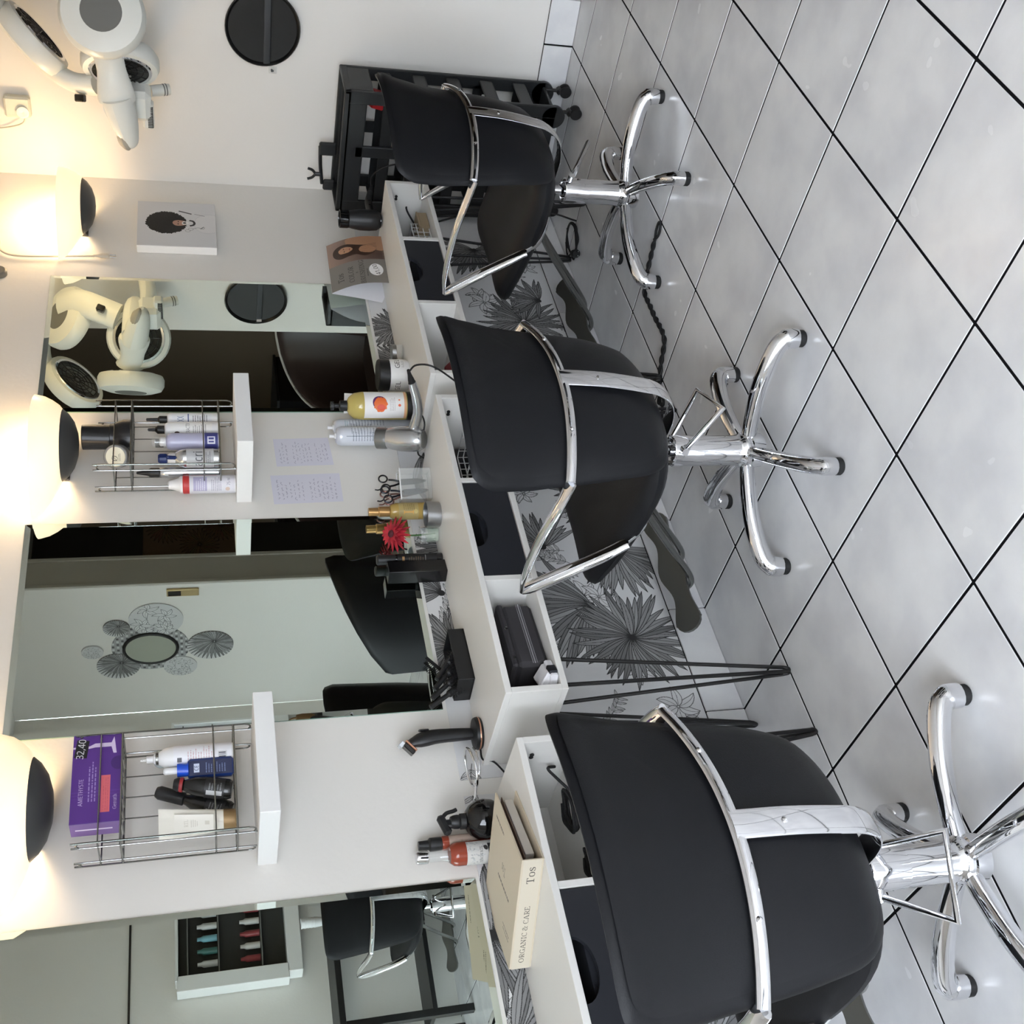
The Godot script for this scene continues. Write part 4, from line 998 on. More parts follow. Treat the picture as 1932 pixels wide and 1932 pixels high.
	obj("charging_foot", lt(v2([0, 0, 0.044, 0, 0.047, 0.004, 0.047, 0.014, 0.044, 0.020, 0.020, 0.026, 0, 0.026]), 32), M.black_plastic, cp)
	var cop := mat(rgb(214, 158, 132), 0.2, 0.85)
	obj("copper_ring", lt(v2([0.0472, 0.007, 0.0478, 0.008, 0.0478, 0.010, 0.0472, 0.011]), 32), cop, cp)
	obj("grip", tb([V(0, 0.02, 0), V(0.001, 0.08, 0), V(0.0, 0.14, 0), V(-0.008, 0.185, 0), V(-0.014, 0.208, 0)], [0.020, 0.0205, 0.021, 0.0215, 0.022, 0.0225, 0.023, 0.0232, 0.0235, 0.024, 0.0245, 0.025, 0.0255, 0.026, 0.0265, 0.026, 0.025, 0.024, 0.022, 0.020, 0.018, 0.017, 0.016, 0.015, 0.014], 16, 6, 0.8), M.black_plastic, cp)
	var head := Basis.from_euler(V(0, 0, 0.75))
	obj("copper_collar", bx(V(-0.021, 0.206, 0), V(0.042, 0.006, 0.036), 0.002, head), cop, cp)
	obj("blade_plate", bx(V(-0.029, 0.213, 0), V(0.040, 0.012, 0.034), 0.002, head), M.black_gloss, cp)
	obj("cutting_blade", bx(V(-0.016, 0.232, 0), V(0.012, 0.016, 0.034), 0.001, head), mat(rgb(214, 220, 226), 0.25, 0.6), cp)
	obj("switch", bx(V(0.021, 0.165, 0), V(0.006, 0.03, 0.014), 0.002), M.black_gloss, cp)
	obj("cord", tb([V(-0.045, 0.006, 0), V(-0.075, 0.002, 0.0), V(-0.085, -0.03, 0.0), V(-0.13, -0.06, 0.02)], 0.0028, 6), M.rubber, cp)
	# chrome dryer ring on its wall arm
	var rg := thing("dryer_ring", "chrome wire ring holder above the desk gap", "holder", V(-0.165, 0.925, 0.085))
	var rp := PackedVector3Array()
	for i in 28:
		var a := TAU * i / 28.0
		rp.append(V(cos(a) * 0.056, 0.006 * cos(a * 1.0), sin(a) * 0.046))
	var rmb2 := MB.new(); tube(rmb2, rp, 0.0042, 10, 1.0, Vector3.ZERO, false, true)
	obj("ring", rmb2, M.chrome, rg)
	obj("lower_ring", tb([V(-0.05, -0.004, 0.0), V(-0.03, -0.013, 0.035), V(0.02, -0.014, 0.042), V(0.05, -0.012, 0.02)], 0.0036, 8), M.chrome, rg)
	obj("arm", tb([V(-0.056, -0.004, 0), V(-0.085, 0.002, -0.01), V(-0.11, 0.004, -0.05), V(-0.12, 0.004, -0.082)], 0.004, 8), M.chrome, rg)
	obj("wall_boss", lt(v2([0, 0, 0.014, 0, 0.014, 0.004, 0, 0.005]), 16, look(V(-0.12, 0.004, -0.0845), V(0, 0, 1))), M.chrome, rg)

	# ---- near desk
	var smoke := mat(Color(0.055, 0.055, 0.058), 0.06)
	var sp := bottle("ball_sprayer", "smoky ball-shaped water sprayer with black trigger", "sprayer", V(-0.318, TOP, 0.078), v2([0, 0, 0.030, 0, 0.042, 0.009, 0.051, 0.026, 0.054, 0.048, 0.050, 0.070, 0.040, 0.087, 0.027, 0.097, 0.018, 0.101, 0, 0.101]), smoke)
	obj("neck", lt(v2([0.018, 0.098, 0.021, 0.1, 0.021, 0.114, 0.017, 0.116, 0.019, 0.12, 0.018, 0.132, 0.015, 0.14, 0, 0.14]), 18), M.black_plastic, sp)
	obj("spray_head", bx(V(-0.006, 0.158, 0.0), V(0.058, 0.022, 0.02), 0.006, Basis.from_euler(V(0, 0, 0.32))), M.black_plastic, sp)
	obj("spray_neck", bx(V(-0.004, 0.142, 0), V(0.022, 0.025, 0.018), 0.004), M.black_plastic, sp)
	obj("trigger", tb([V(0.018, 0.158, 0), V(0.028, 0.146, 0), V(0.032, 0.128, 0), V(0.036, 0.118, 0)], 0.0055, 8), M.black_plastic, sp)
	var rust := mat(rgb(142, 62, 44), 0.15)
	bottle("pump_bottle", "slim red-brown bottle with black spray cap", "bottle", V(-0.352, TOP, 0.030), v2([0, 0, 0.018, 0, 0.0195, 0.003, 0.0195, 0.16, 0.017, 0.164, 0, 0.164]), rust, [["cap", v2([0.0175, 0.163, 0.0185, 0.165, 0.0185, 0.195, 0.013, 0.2, 0.012, 0.226, 0, 0.227]), blk]], [[0.0199, 0.01, 0.145, text_label(160, 260, rgb(184, 164, 150), [["l", 0.3, 0.2, 0.4, 0.5, 6, rgb(160, 138, 124)]]), 1.5]], g_desk)
	var dl := canvas(300, 300, rgb(196, 194, 190))
	for k in 60:
		var c := Vector2(g.randf() * 300, g.randf() * 150)
		fill_poly(dl, oval(c, Vector2(g.randf_range(4, 14), g.randf_range(3, 9)), 10, g.randf() * 3), grey(g.randf_range(0.62, 0.74)))
	write(dl, "INNOVATE", Vector2(150, 120), 24, rgb(60, 58, 58), true)
	fill_poly(dl, PackedVector2Array([Vector2(40, 190), Vector2(260, 176), Vector2(262, 290), Vector2(44, 296)]), rgb(26, 25, 26))
	write(dl, "DEVIL'S", Vector2(150, 212), 34, rgb(206, 204, 200), false, -0.05)
	write(dl, "WATER", Vector2(152, 262), 36, rgb(206, 204, 200), false, -0.05)
	fill_poly(dl, curve2([Vector2(200, 150), Vector2(230, 140), Vector2(240, 160), Vector2(222, 176), Vector2(196, 172)], 5), rgb(40, 38, 40))
	bottle("tonic_bottle", "clear tonic bottle half full of orange-red liquid", "bottle", V(-0.392, TOP, 0.042), v2([0, 0, 0.030, 0, 0.0315, 0.004, 0.0315, 0.128, 0.029, 0.140, 0.0215, 0.150]), rust, [["neck", v2([0.0215, 0.150, 0.0165, 0.158, 0.0145, 0.185, 0.0135, 0.215, 0, 0.215]), M.clear], ["cap", v2([0.0165, 0.208, 0.0175, 0.210, 0.0175, 0.236, 0.015, 0.240, 0, 0.240]), M.chrome]], [[0.0319, 0.012, 0.108, pmat(dl, 0.5), 1.35]], g_desk)
	# ring binder
	var e1 := V(0.235, 0, -0.10).normalized(); var e2 := V(-0.135, 0, -0.314).normalized()
	var bd := thing("ring_binder", "thick beige ring binder lying on the near desk", "binder")
	bd.transform = Transform3D(Basis(e1, Vector3.UP, -e2), V(-0.580, TOP, 0.372))
	bd.position -= e2 * 0.0
	var bl2 := 0.342; var bw2 := 0.255; var bt2 := 0.056
	var beige := mat(rgb(206, 194, 172), 0.6)
	obj("lower_cover", bx(V(bw2 / 2, 0.002, -bl2 / 2), V(bw2, 0.004, bl2), 0.001), beige, bd)
	var cov := obj("upper_cover", bx(V(bw2 / 2, bt2 - 0.002, -bl2 / 2), V(bw2, 0.004, bl2), 0.001), beige, bd)
	var spine := obj("spine", bx(V(0.002, bt2 / 2, -bl2 / 2), V(0.004, bt2 - 0.006, bl2), 0.001), beige, bd)
	obj("page_block", bx(V(bw2 / 2 + 0.012, 0.024, -bl2 / 2), V(bw2 - 0.05, 0.022, bl2 - 0.03), 0.001), mat(rgb(200, 194, 184), 0.8), bd)
	obj("divider_page", bx(V(bw2 / 2 + 0.004, 0.042, -bl2 / 2), V(bw2 - 0.03, 0.002, bl2 - 0.016), 0), mat(rgb(96, 74, 62), 0.7), bd)
	for k in 2: obj("binder_ring", tb([V(0.012, 0.006, -0.08 - 0.18 * k), V(0.03, 0.03, -0.08 - 0.18 * k), V(0.055, 0.045, -0.08 - 0.18 * k), V(0.06, 0.008, -0.08 - 0.18 * k)], 0.002, 6), M.steel, bd)
	var sim := canvas(720, 120, rgb(205, 196, 178))
	write(sim, "Tos", Vector2(620, 58), 50, rgb(84, 80, 74), true)
	write(sim, "ORGANIC & CARE", Vector2(230, 60), 34, rgb(84, 80, 74), true)
	stroke(sim, curve2([Vector2(180, 90), Vector2(240, 40), Vector2(300, 80), Vector2(330, 30)], 6, false), 3, rgb(196, 186, 168))
	var sq := MB.new()
	sq.quad(V(-0.0006, 0.005, 0), V(-0.0006, bt2 - 0.005, 0), V(-0.0006, bt2 - 0.005, -bl2), V(-0.0006, 0.005, -bl2))
	for i in 4: sq.uv[i] = Vector2([0, 0, 1, 1][i], [1, 0, 0, 1][i])
	var spn := MB.new(); spn.quad(V(-0.0006, 0.005, -bl2), V(-0.0006, bt2 - 0.005, -bl2), V(-0.0006, bt2 - 0.005, 0), V(-0.0006, 0.005, 0))
	obj("spine_print", spn, pmat(sim, 0.6), spine)
	var cim := canvas(512, 384, rgb(206, 194, 172))
	print_lines(cim, Rect2(60, 60, 150, 26), 2, rgb(96, 88, 76), 0.35, 12)
	print_lines(cim, Rect2(120, 170, 240, 16), 1, rgb(90, 84, 74), 0.45, 8)
	write(cim, "Tos", Vector2(250, 230), 30, rgb(120, 112, 98), true)
	print_lines(cim, Rect2(300, 320, 180, 14), 1, rgb(100, 92, 80), 0.5, 15)
	var cq := MB.new(); cq.quad(V(0.0, bt2 + 0.0004, 0), V(0.0, bt2 + 0.0004, -bl2), V(bw2, bt2 + 0.0004, -bl2), V(bw2, bt2 + 0.0004, 0))
	obj("cover_print", cq, pmat(cim, 0.6), cov)

# ---------------------------------------------------------------- hooded dryer, trolley, cables
func processor() -> void:
	var P := V(2.5, 1.7, 0.55)
	var d := thing("hood_dryer", "white wall-mounted hair processor with round grey-capped heads", "hair processor", P)
	var w = M.white_plastic
	# heads: centre, direction of the grille
	for h in [[V(2.535, 1.92, 0.874), V(0.75, -0.05, -0.65), 0.150, true], [V(2.605, 1.875, 0.665), V(-0.81, -0.02, -0.59), 0.142, false], [V(2.74, 2.19, 0.665), V(0.22, -0.72, 0.60), 0.150, true], [V(2.65, 2.19, 0.985), V(0.10, -0.62, -0.72), 0.150, true]]:
		var x := look(h[0] - P, h[1])
		var R: float = h[2]
		var hd := obj("heater_head", lt(v2([R - 0.03, 0.035, R - 0.008, 0.032, R, 0.015, R, -0.015, R - 0.012, -0.036, R - 0.045, -0.047, 0.074, -0.050, 0.072, -0.049, 0, -0.049]), 40, x), w, d)
		if h[3]: obj("rear_cap", lt(v2([0, -0.0505, 0.070, -0.0505, 0.072, -0.049]), 32, Transform3D(x.basis * Basis.from_scale(V(1, 1, 1)), x.origin)), M.grey_plastic, hd)
		obj("chrome_ring", lt(v2([R - 0.036, 0.022, R - 0.040, 0.037, R - 0.030, 0.039, R - 0.026, 0.034]), 40, x), M.chrome, hd)
		obj("reflector", lt(v2([R - 0.036, 0.030, R - 0.06, 0.012, 0.03, 0.004, 0, 0.004]), 32, x), M.steel_dull, hd)
		var gr := MB.new()
		for k in 5:
			var pts := PackedVector3Array()
			var rr := 0.02 + 0.021 * k
			for i in 32: pts.append(x * V(cos(TAU * i / 32) * rr, 0.031, sin(TAU * i / 32) * rr))
			tube(gr, pts, 0.0022, 5, 1.0, Vector3.ZERO, false, true)
		for i in 12:
			var a := TAU * i / 12.0
			tube(gr, PackedVector3Array([x * V(cos(a) * 0.012, 0.031, sin(a) * 0.012), x * V(cos(a) * (R - 0.038), 0.031, sin(a) * (R - 0.038))]), 0.0022, 5)
		obj("guard_grille", gr, M.black_metal, hd)
	var q := func(a: Array) -> Array:
		var o := []
		for p in a: o.append(p - P)
		return o
	obj("front_arm", tb(q.call([V(2.530, 1.915, 0.76), V(2.515, 1.905, 0.70), V(2.500, 1.895, 0.63), V(2.490, 1.888, 0.57)]), [0.066, 0.062, 0.058, 0.055, 0.053, 0.052, 0.052, 0.052, 0.053, 0.055, 0.057, 0.060, 0.062, 0.064, 0.066, 0.067, 0.068, 0.068, 0.066], 16, 6, 0.62, V(-1, 0, 0.2)), w, d)
	obj("top_arm", tb(q.call([V(2.62, 1.96, 0.56), V(2.66, 2.05, 0.545), V(2.72, 2.13, 0.56), V(2.77, 2.21, 0.62)]), 0.06, 14, 6, 0.6, V(-0.6, 0.3, -0.7)), w, d)
	obj("bridge_arm", tb(q.call([V(2.77, 2.27, 0.70), V(2.76, 2.31, 0.80), V(2.71, 2.31, 0.90), V(2.66, 2.26, 0.99)]), 0.055, 14, 6, 0.6, V(0, 1, 0)), w, d)
	obj("back_arm", tb(q.call([V(2.49, 1.89, 0.56), V(2.56, 1.885, 0.53), V(2.66, 1.88, 0.55), V(2.70, 1.88, 0.62)]), 0.065, 14, 6, 0.8), w, d)
	var nose := obj("nose", tb(q.call([V(2.495, 1.888, 0.585), V(2.487, 1.876, 0.53), V(2.478, 1.862, 0.47), V(2.472, 1.850, 0.42), V(2.470, 1.846, 0.392)]), [0.068, 0.068, 0.067, 0.066, 0.065, 0.064, 0.063, 0.062, 0.061, 0.060, 0.058, 0.056, 0.054, 0.052, 0.049, 0.046, 0.043, 0.040, 0.037, 0.034, 0.031, 0.027, 0.022, 0.016, 0.008], 18, 6, 0.85), w, d)
	obj("grey_tip", tb(q.call([V(2.468, 1.872, 0.455), V(2.463, 1.868, 0.43), V(2.460, 1.862, 0.41), V(2.463, 1.856, 0.388)]), [0.035, 0.035, 0.035, 0.035, 0.034, 0.034, 0.033, 0.032, 0.031, 0.030, 0.028, 0.026, 0.024, 0.022, 0.020, 0.017, 0.014, 0.010, 0.005], 14, 6, 0.8), mat(rgb(166, 160, 148), 0.5), nose)
	var vent := obj("vent_box", bx(V(2.585, 1.782, 0.475) - P, V(0.05, 0.042, 0.105), 0.008), w, d)
	for k in 13: obj("slot", bx(V(2.572, 1.774, 0.434 + 0.0068 * k) - P, V(0.03, 0.02, 0.003), 0), M.black_plastic, vent)
	obj("gearbox", bx(V(2.60, 1.82, 0.52) - P, V(0.12, 0.10, 0.12), 0.02), w, d)
	var kn := obj("hose_stub", lt(v2([0, 0.0, 0.021, 0, 0.022, 0.012, 0.022, 0.075, 0, 0.075]), 22, look(V(2.705, 1.702, 0.522) - P, V(-0.35, 1, 0.0))), mat(rgb(214, 214, 206), 0.3), d)
	for y in [0.012, 0.022]: obj("stub_ring", lt(v2([0.0225, y, 0.0232, y + 0.001, 0.0232, y + 0.004, 0.0225, y + 0.005]), 22, look(V(2.705, 1.702, 0.522) - P, V(-0.35, 1, 0.0))), M.grey_plastic, kn)
	obj("sensor_window", bx(V(2.612, 2.030, 0.508) - P, V(0.03, 0.036, 0.028), 0.004, Basis.from_euler(V(0, 0.5, -0.4))), M.black_gloss, d)
	obj("wall_arm", tb(q.call([V(2.62, 1.84, 0.54), V(2.75, 1.83, 0.53), V(2.86, 1.84, 0.52), V(2.947, 1.84, 0.52)]), 0.036, 14, 5), w, d)
	obj("wall_flange", lt(v2([0, 0, 0.07, 0, 0.07, 0.012, 0.05, 0.02, 0, 0.02]), 28, look(V(2.942, 1.84, 0.52) - P, V(-1, 0, 0.11))), w, d)

func trolley() -> void:
	var x0 := 2.640; var x1 := 2.870; var z0 := 0.045; var z1 := 0.605
	var t := thing("salon_trolley", "tall black plastic trolley with open trays against the far wall", "trolley", V(x0, 0, z0))
	var W := x1 - x0; var D := z1 - z0; var H := 1.005
	# side panels with long windows: frame outlined with rounded feet
	for x in [0.0, W - 0.018]:
		var sp := Node3D.new(); sp.name = "side_panel"; t.add_child(sp, true)
		for q in [[V(0.009, 0.56, 0.028), V(0.018, 0.89, 0.056)], [V(0.009, 0.56, D - 0.028), V(0.018, 0.89, 0.056)], [V(0.009, H - 0.04, D / 2), V(0.018, 0.08, D - 0.1)], [V(0.009, 0.155, D / 2), V(0.018, 0.08, D - 0.1)], [V(0.009, 0.56, D * 0.52), V(0.018, 0.8, 0.05)], [V(0.009, 0.72, D * 0.3), V(0.018, 0.035, D * 0.44)], [V(0.009, 0.42, D * 0.72), V(0.018, 0.035, D * 0.44)]]:
			obj("slat", bx(V(x, 0, 0) + q[0], q[1], 0.004), M.trolley, sp)
		for z in [0.05, D - 0.05]:
			obj("rounded_foot", lt(v2([0, 0, 0.05, 0, 0.05, 0.018, 0, 0.018]), 24, look(V(x, 0.125, z), V(1, 0, 0))), M.trolley, sp)
	var tp := Node3D.new(); tp.name = "top"; t.add_child(tp)
	obj("top_tray", bx(V(W / 2, H - 0.03, D / 2), V(W - 0.036, 0.012, D - 0.01), 0.003), M.trolley, tp)
	for q in [[V(W / 2, H, 0.008), V(W, 0.03, 0.016)], [V(W / 2, H, D - 0.008), V(W, 0.03, 0.016)], [V(0.008, H, D / 2), V(0.016, 0.03, D)], [V(W - 0.008, H, D / 2), V(0.016, 0.03, D)]]: obj("top_rim", bx(q[0], q[1], 0.004), M.trolley, tp)
	obj("front_fascia", bx(V(W / 2, H - 0.055, D - 0.008), V(W - 0.036, 0.10, 0.014), 0.003), M.trolley, t)
	# raised handle with a hook at the end by the desk
	obj("handle_post", bx(V(W * 0.75, H + 0.045, 0.20), V(0.02, 0.075, 0.06), 0.006), M.trolley, t)
	obj("handle_post", bx(V(W * 0.75, H + 0.03, 0.025), V(0.02, 0.05, 0.05), 0.006), M.trolley, t)
	obj("handle_bar", tb([V(W * 0.75, H + 0.078, 0.21), V(W * 0.75, H + 0.072, 0.12), V(W * 0.75, H + 0.06, 0.03)], 0.008, 8), M.trolley, t)
	var hk := obj("hook", tb([V(W * 0.75, H + 0.07, 0.075), V(W * 0.75, H + 0.095, 0.075)], 0.010, 8), M.trolley, t)
	for s in [-1.0, 1.0]: obj("hook_prong", tb([V(W * 0.75, H + 0.09, 0.075), V(W * 0.75, H + 0.105, 0.075 + s * 0.018), V(W * 0.75, H + 0.125, 0.075 + s * 0.026)], 0.006, 8), M.trolley, hk)
	for k in 5:
		var y := 0.215 + 0.148 * k
		var tr := Node3D.new(); tr.name = "tray"; t.add_child(tr, true)
		obj("tray_floor", bx(V(W / 2, y, D / 2), V(W - 0.045, 0.006, D - 0.03), 0.002), M.trolley, tr)
		obj("tray_front", bx(V(W / 2 + 0.0, y + 0.03, D - 0.014), V(W - 0.045, 0.055, 0.008), 0.003), M.trolley, tr)
		obj("tray_rear", bx(V(W / 2, y + 0.03, 0.014), V(W - 0.045, 0.055, 0.008), 0.003), M.trolley, tr)
		for x in [0.026, W - 0.026]: obj("tray_side", bx(V(x, y + 0.025, D / 2), V(0.006, 0.045, D - 0.03), 0.002), M.trolley, tr)
	obj("bottom_plate", bx(V(W / 2, 0.125, D / 2), V(W - 0.03, 0.014, D - 0.04), 0.004), M.trolley, t)
	for x in [0.02, W - 0.02]:
		for z in [0.05, D - 0.03]:
			var c := Node3D.new(); c.name = "caster"; t.add_child(c, true)
			obj("stem", line_tube([V(x, 0.115, z), V(x, 0.055, z)], 0.008, 8), M.black_metal, c)
			obj("fork", bx(V(x, 0.055, z), V(0.04, 0.022, 0.03), 0.008), M.black_plastic, c)
			for s in [-1.0, 1.0]: obj("wheel", lt(v2([0, -0.007, 0.024, -0.007, 0.026, -0.004, 0.026, 0.004, 0.024, 0.007, 0, 0.007]), 20, look(V(x + s * 0.013, 0.0265, z), V(1, 0, 0))), M.rubber, c)
	tag(obj("red_clip_bag", bx(V(2.755, 0.868, 0.52), V(0.10, 0.085, 0.07), 0.02, Basis.from_euler(V(0.2, 0.3, 0.1))), mat(rgb(196, 44, 50), 0.5)), "small red bag lying in the trolley tray", "bag")
	for q in [[V(2.80, 0.70, 0.5), "white bottle lying in the second trolley tray"], [V(2.79, 0.405, 0.5), "white bottle lying in the fourth trolley tray"]]:
		var b := thing("bottle", q[1], "bottle", q[0] + V(0.0, -0.01, 0.06))
		b.rotation = V(-PI / 2, 0.5, 0)
		obj("body", lt(v2([0, 0, 0.018, 0, 0.02, 0.004, 0.02, 0.09, 0.01, 0.105, 0, 0.105]), 18), M.wht, b)
		obj("cap", lt(v2([0.011, 0.1, 0.011, 0.13, 0, 0.131]), 14), M.black_plastic, b)

func wall_things() -> void:
	# round hand mirror hung by its strap on the partition wall
	var nrm := V(-1, 0, 0.112).normalized()
	var c := V(2.885 + 0.112 * 0.69, 1.33, 0.69) + nrm * 0.004
	var h := thing("hand_mirror", "round black hand mirror hung face to the wall", "mirror", c)
	var x := look(Vector3.ZERO, nrm)
	obj("shell", lt(v2([0, 0, 0.140, 0, 0.150, 0.006, 0.152, 0.02, 0.148, 0.026, 0.143, 0.022, 0.138, 0.012, 0, 0.010]), 48, x), mat(rgb(15, 16, 18), 0.3), h)
	var side := V(0.112, 0, 1).normalized()
	obj("strap", tb([side * -0.146 + nrm * 0.018 + V(0, -0.018, 0), side * -0.09 + nrm * 0.022 + V(0, -0.018, 0), nrm * 0.026 + V(0, -0.018, 0), side * 0.09 + nrm * 0.022 + V(0, -0.018, 0), side * 0.146 + nrm * 0.018 + V(0, -0.018, 0)], 0.014, 10, 5, 0.12, nrm), mat(rgb(40, 43, 47), 0.5), h)
	obj("strap_label", bx(side * 0.128 + nrm * 0.0215 + V(0, -0.018, 0), V(0.003, 0.024, 0.016), 0.001, Basis(nrm, Vector3.UP, side)), mat(rgb(190, 176, 174), 0.5), h)
	var hk := thing("adhesive_hook", "small clear hook beside the round hand mirror", "hook", V(2.885 + 0.112 * 0.52, 1.285, 0.52) + nrm * 0.003)
	obj("hook_plate", bx(Vector3.ZERO, V(0.004, 0.032, 0.03), 0.001, Basis(nrm, Vector3.UP, side)), M.clear, hk)
	obj("hook_peg", tb([V(0, 0.006, 0), nrm * 0.012, nrm * 0.016 + V(0, 0.008, 0)], 0.004, 6), mat(rgb(90, 92, 94), 0.4), hk)
	# loose lamp lead with a two-pin plug
	var pc := thing("power_lead", "white lead and two-pin plug hanging on the wall", "cable", V(2.29, 1.95, 0.006))
	obj("cord", tb([V(0.002, 0.055, 0.004), V(-0.004, 0.15, 0.004), V(-0.012, 0.25, 0.004), V(-0.012, 0.35, 0.004), V(0.02, 0.40, 0.004), V(0.08, 0.41, 0.004), V(0.13, 0.44, 0.004)], 0.004, 8), mat(rgb(190, 182, 168), 0.6), pc)
	obj("plug", lt(v2([0, -0.002, 0.010, -0.002, 0.013, 0.004, 0.012, 0.03, 0.008, 0.042, 0.005, 0.06, 0, 0.06]), 14, Transform3D(Basis.from_scale(V(1, 1, 0.6)), V(0, 0, 0.008))), mat(rgb(196, 188, 174), 0.5), pc)
	for s in [-1.0, 1.0]: obj("pin", line_tube([V(s * 0.008, -0.001, 0.008), V(s * 0.008, -0.026, 0.008)], 0.0022, 6), M.steel, pc)
	var sw := thing("junction_box", "pale plastic socket box with a lead, top corner of the wall", "socket", V(2.885 + 0.112 * 0.30, 2.30, 0.30) + nrm * 0.002)
	obj("box_body", bx(nrm * 0.02, V(0.04, 0.10, 0.085), 0.008, Basis(nrm, Vector3.UP, side)), mat(rgb(206, 206, 192), 0.5), sw)
	obj("box_socket", lt(v2([0, 0, 0.024, 0, 0.024, 0.01, 0.016, 0.012, 0, 0.006]), 20, look(nrm * 0.04 + V(0, -0.02, 0) - side * 0.015, nrm)), M.white_plastic, sw)
	obj("lead", tb([nrm * 0.04 + V(0, -0.03, -0.03), nrm * 0.035 + V(0, -0.01, -0.07), nrm * 0.02 + V(0, 0.06, -0.10), nrm * 0.015 + V(0, 0.14, -0.11)], 0.003, 6), mat(rgb(196, 190, 176), 0.5), sw)
	var kn := thing("wall_switch", "dark round switch on the wall above the corner mirror", "switch", V(2.165, 2.345, 0.002))
	obj("switch_body", lt(v2([0, 0, 0.03, 0, 0.03, 0.016, 0.024, 0.022, 0, 0.022]), 24, look(Vector3.ZERO, V(0, 0, 1))), M.grey_plastic, kn)

func coil(called: String, label: String, at: Vector3, r: float, turns: int, seed_: int, tail: Array) -> void:
	var g := RandomNumberGenerator.new(); g.seed = seed_
	var c := thing(called, label, "cable", at)
	var pts := []
	for i in turns * 8:
		var a := TAU * i / 8.0
		var rr := r * g.randf_range(0.72, 1.12)
		pts.append(V(cos(a) * rr, 0.006 + 0.004 * (i / 8) + g.randf() * 0.006, sin(a) * rr * 0.8))
	obj("loops", tb(pts, 0.004, 7, 4), M.rubber, c)
	if tail.size() > 1: obj("tail", tb(tail, 0.004, 7, 6), M.rubber, c)

func twisted(mb: MB, path: Array, r: float, pitch: float) -> void:
	var p := curve(path, 14)
	for s in [0.0, PI]:
		var o := PackedVector3Array()
		var l := 0.0
		for i in p.size():
			if i > 0: l += (p[i] - p[i - 1]).length()
			var d := (p[mini(i + 1, p.size() - 1)] - p[maxi(i - 1, 0)]).normalized()
			var n := Vector3.UP.cross(d).normalized()
			var a = TAU * l / pitch + s
			o.append(p[i] + n * cos(a) * r + V(0, r + sin(a) * r * 0.7, 0))
		tube(mb, o, r * 0.9, 7)

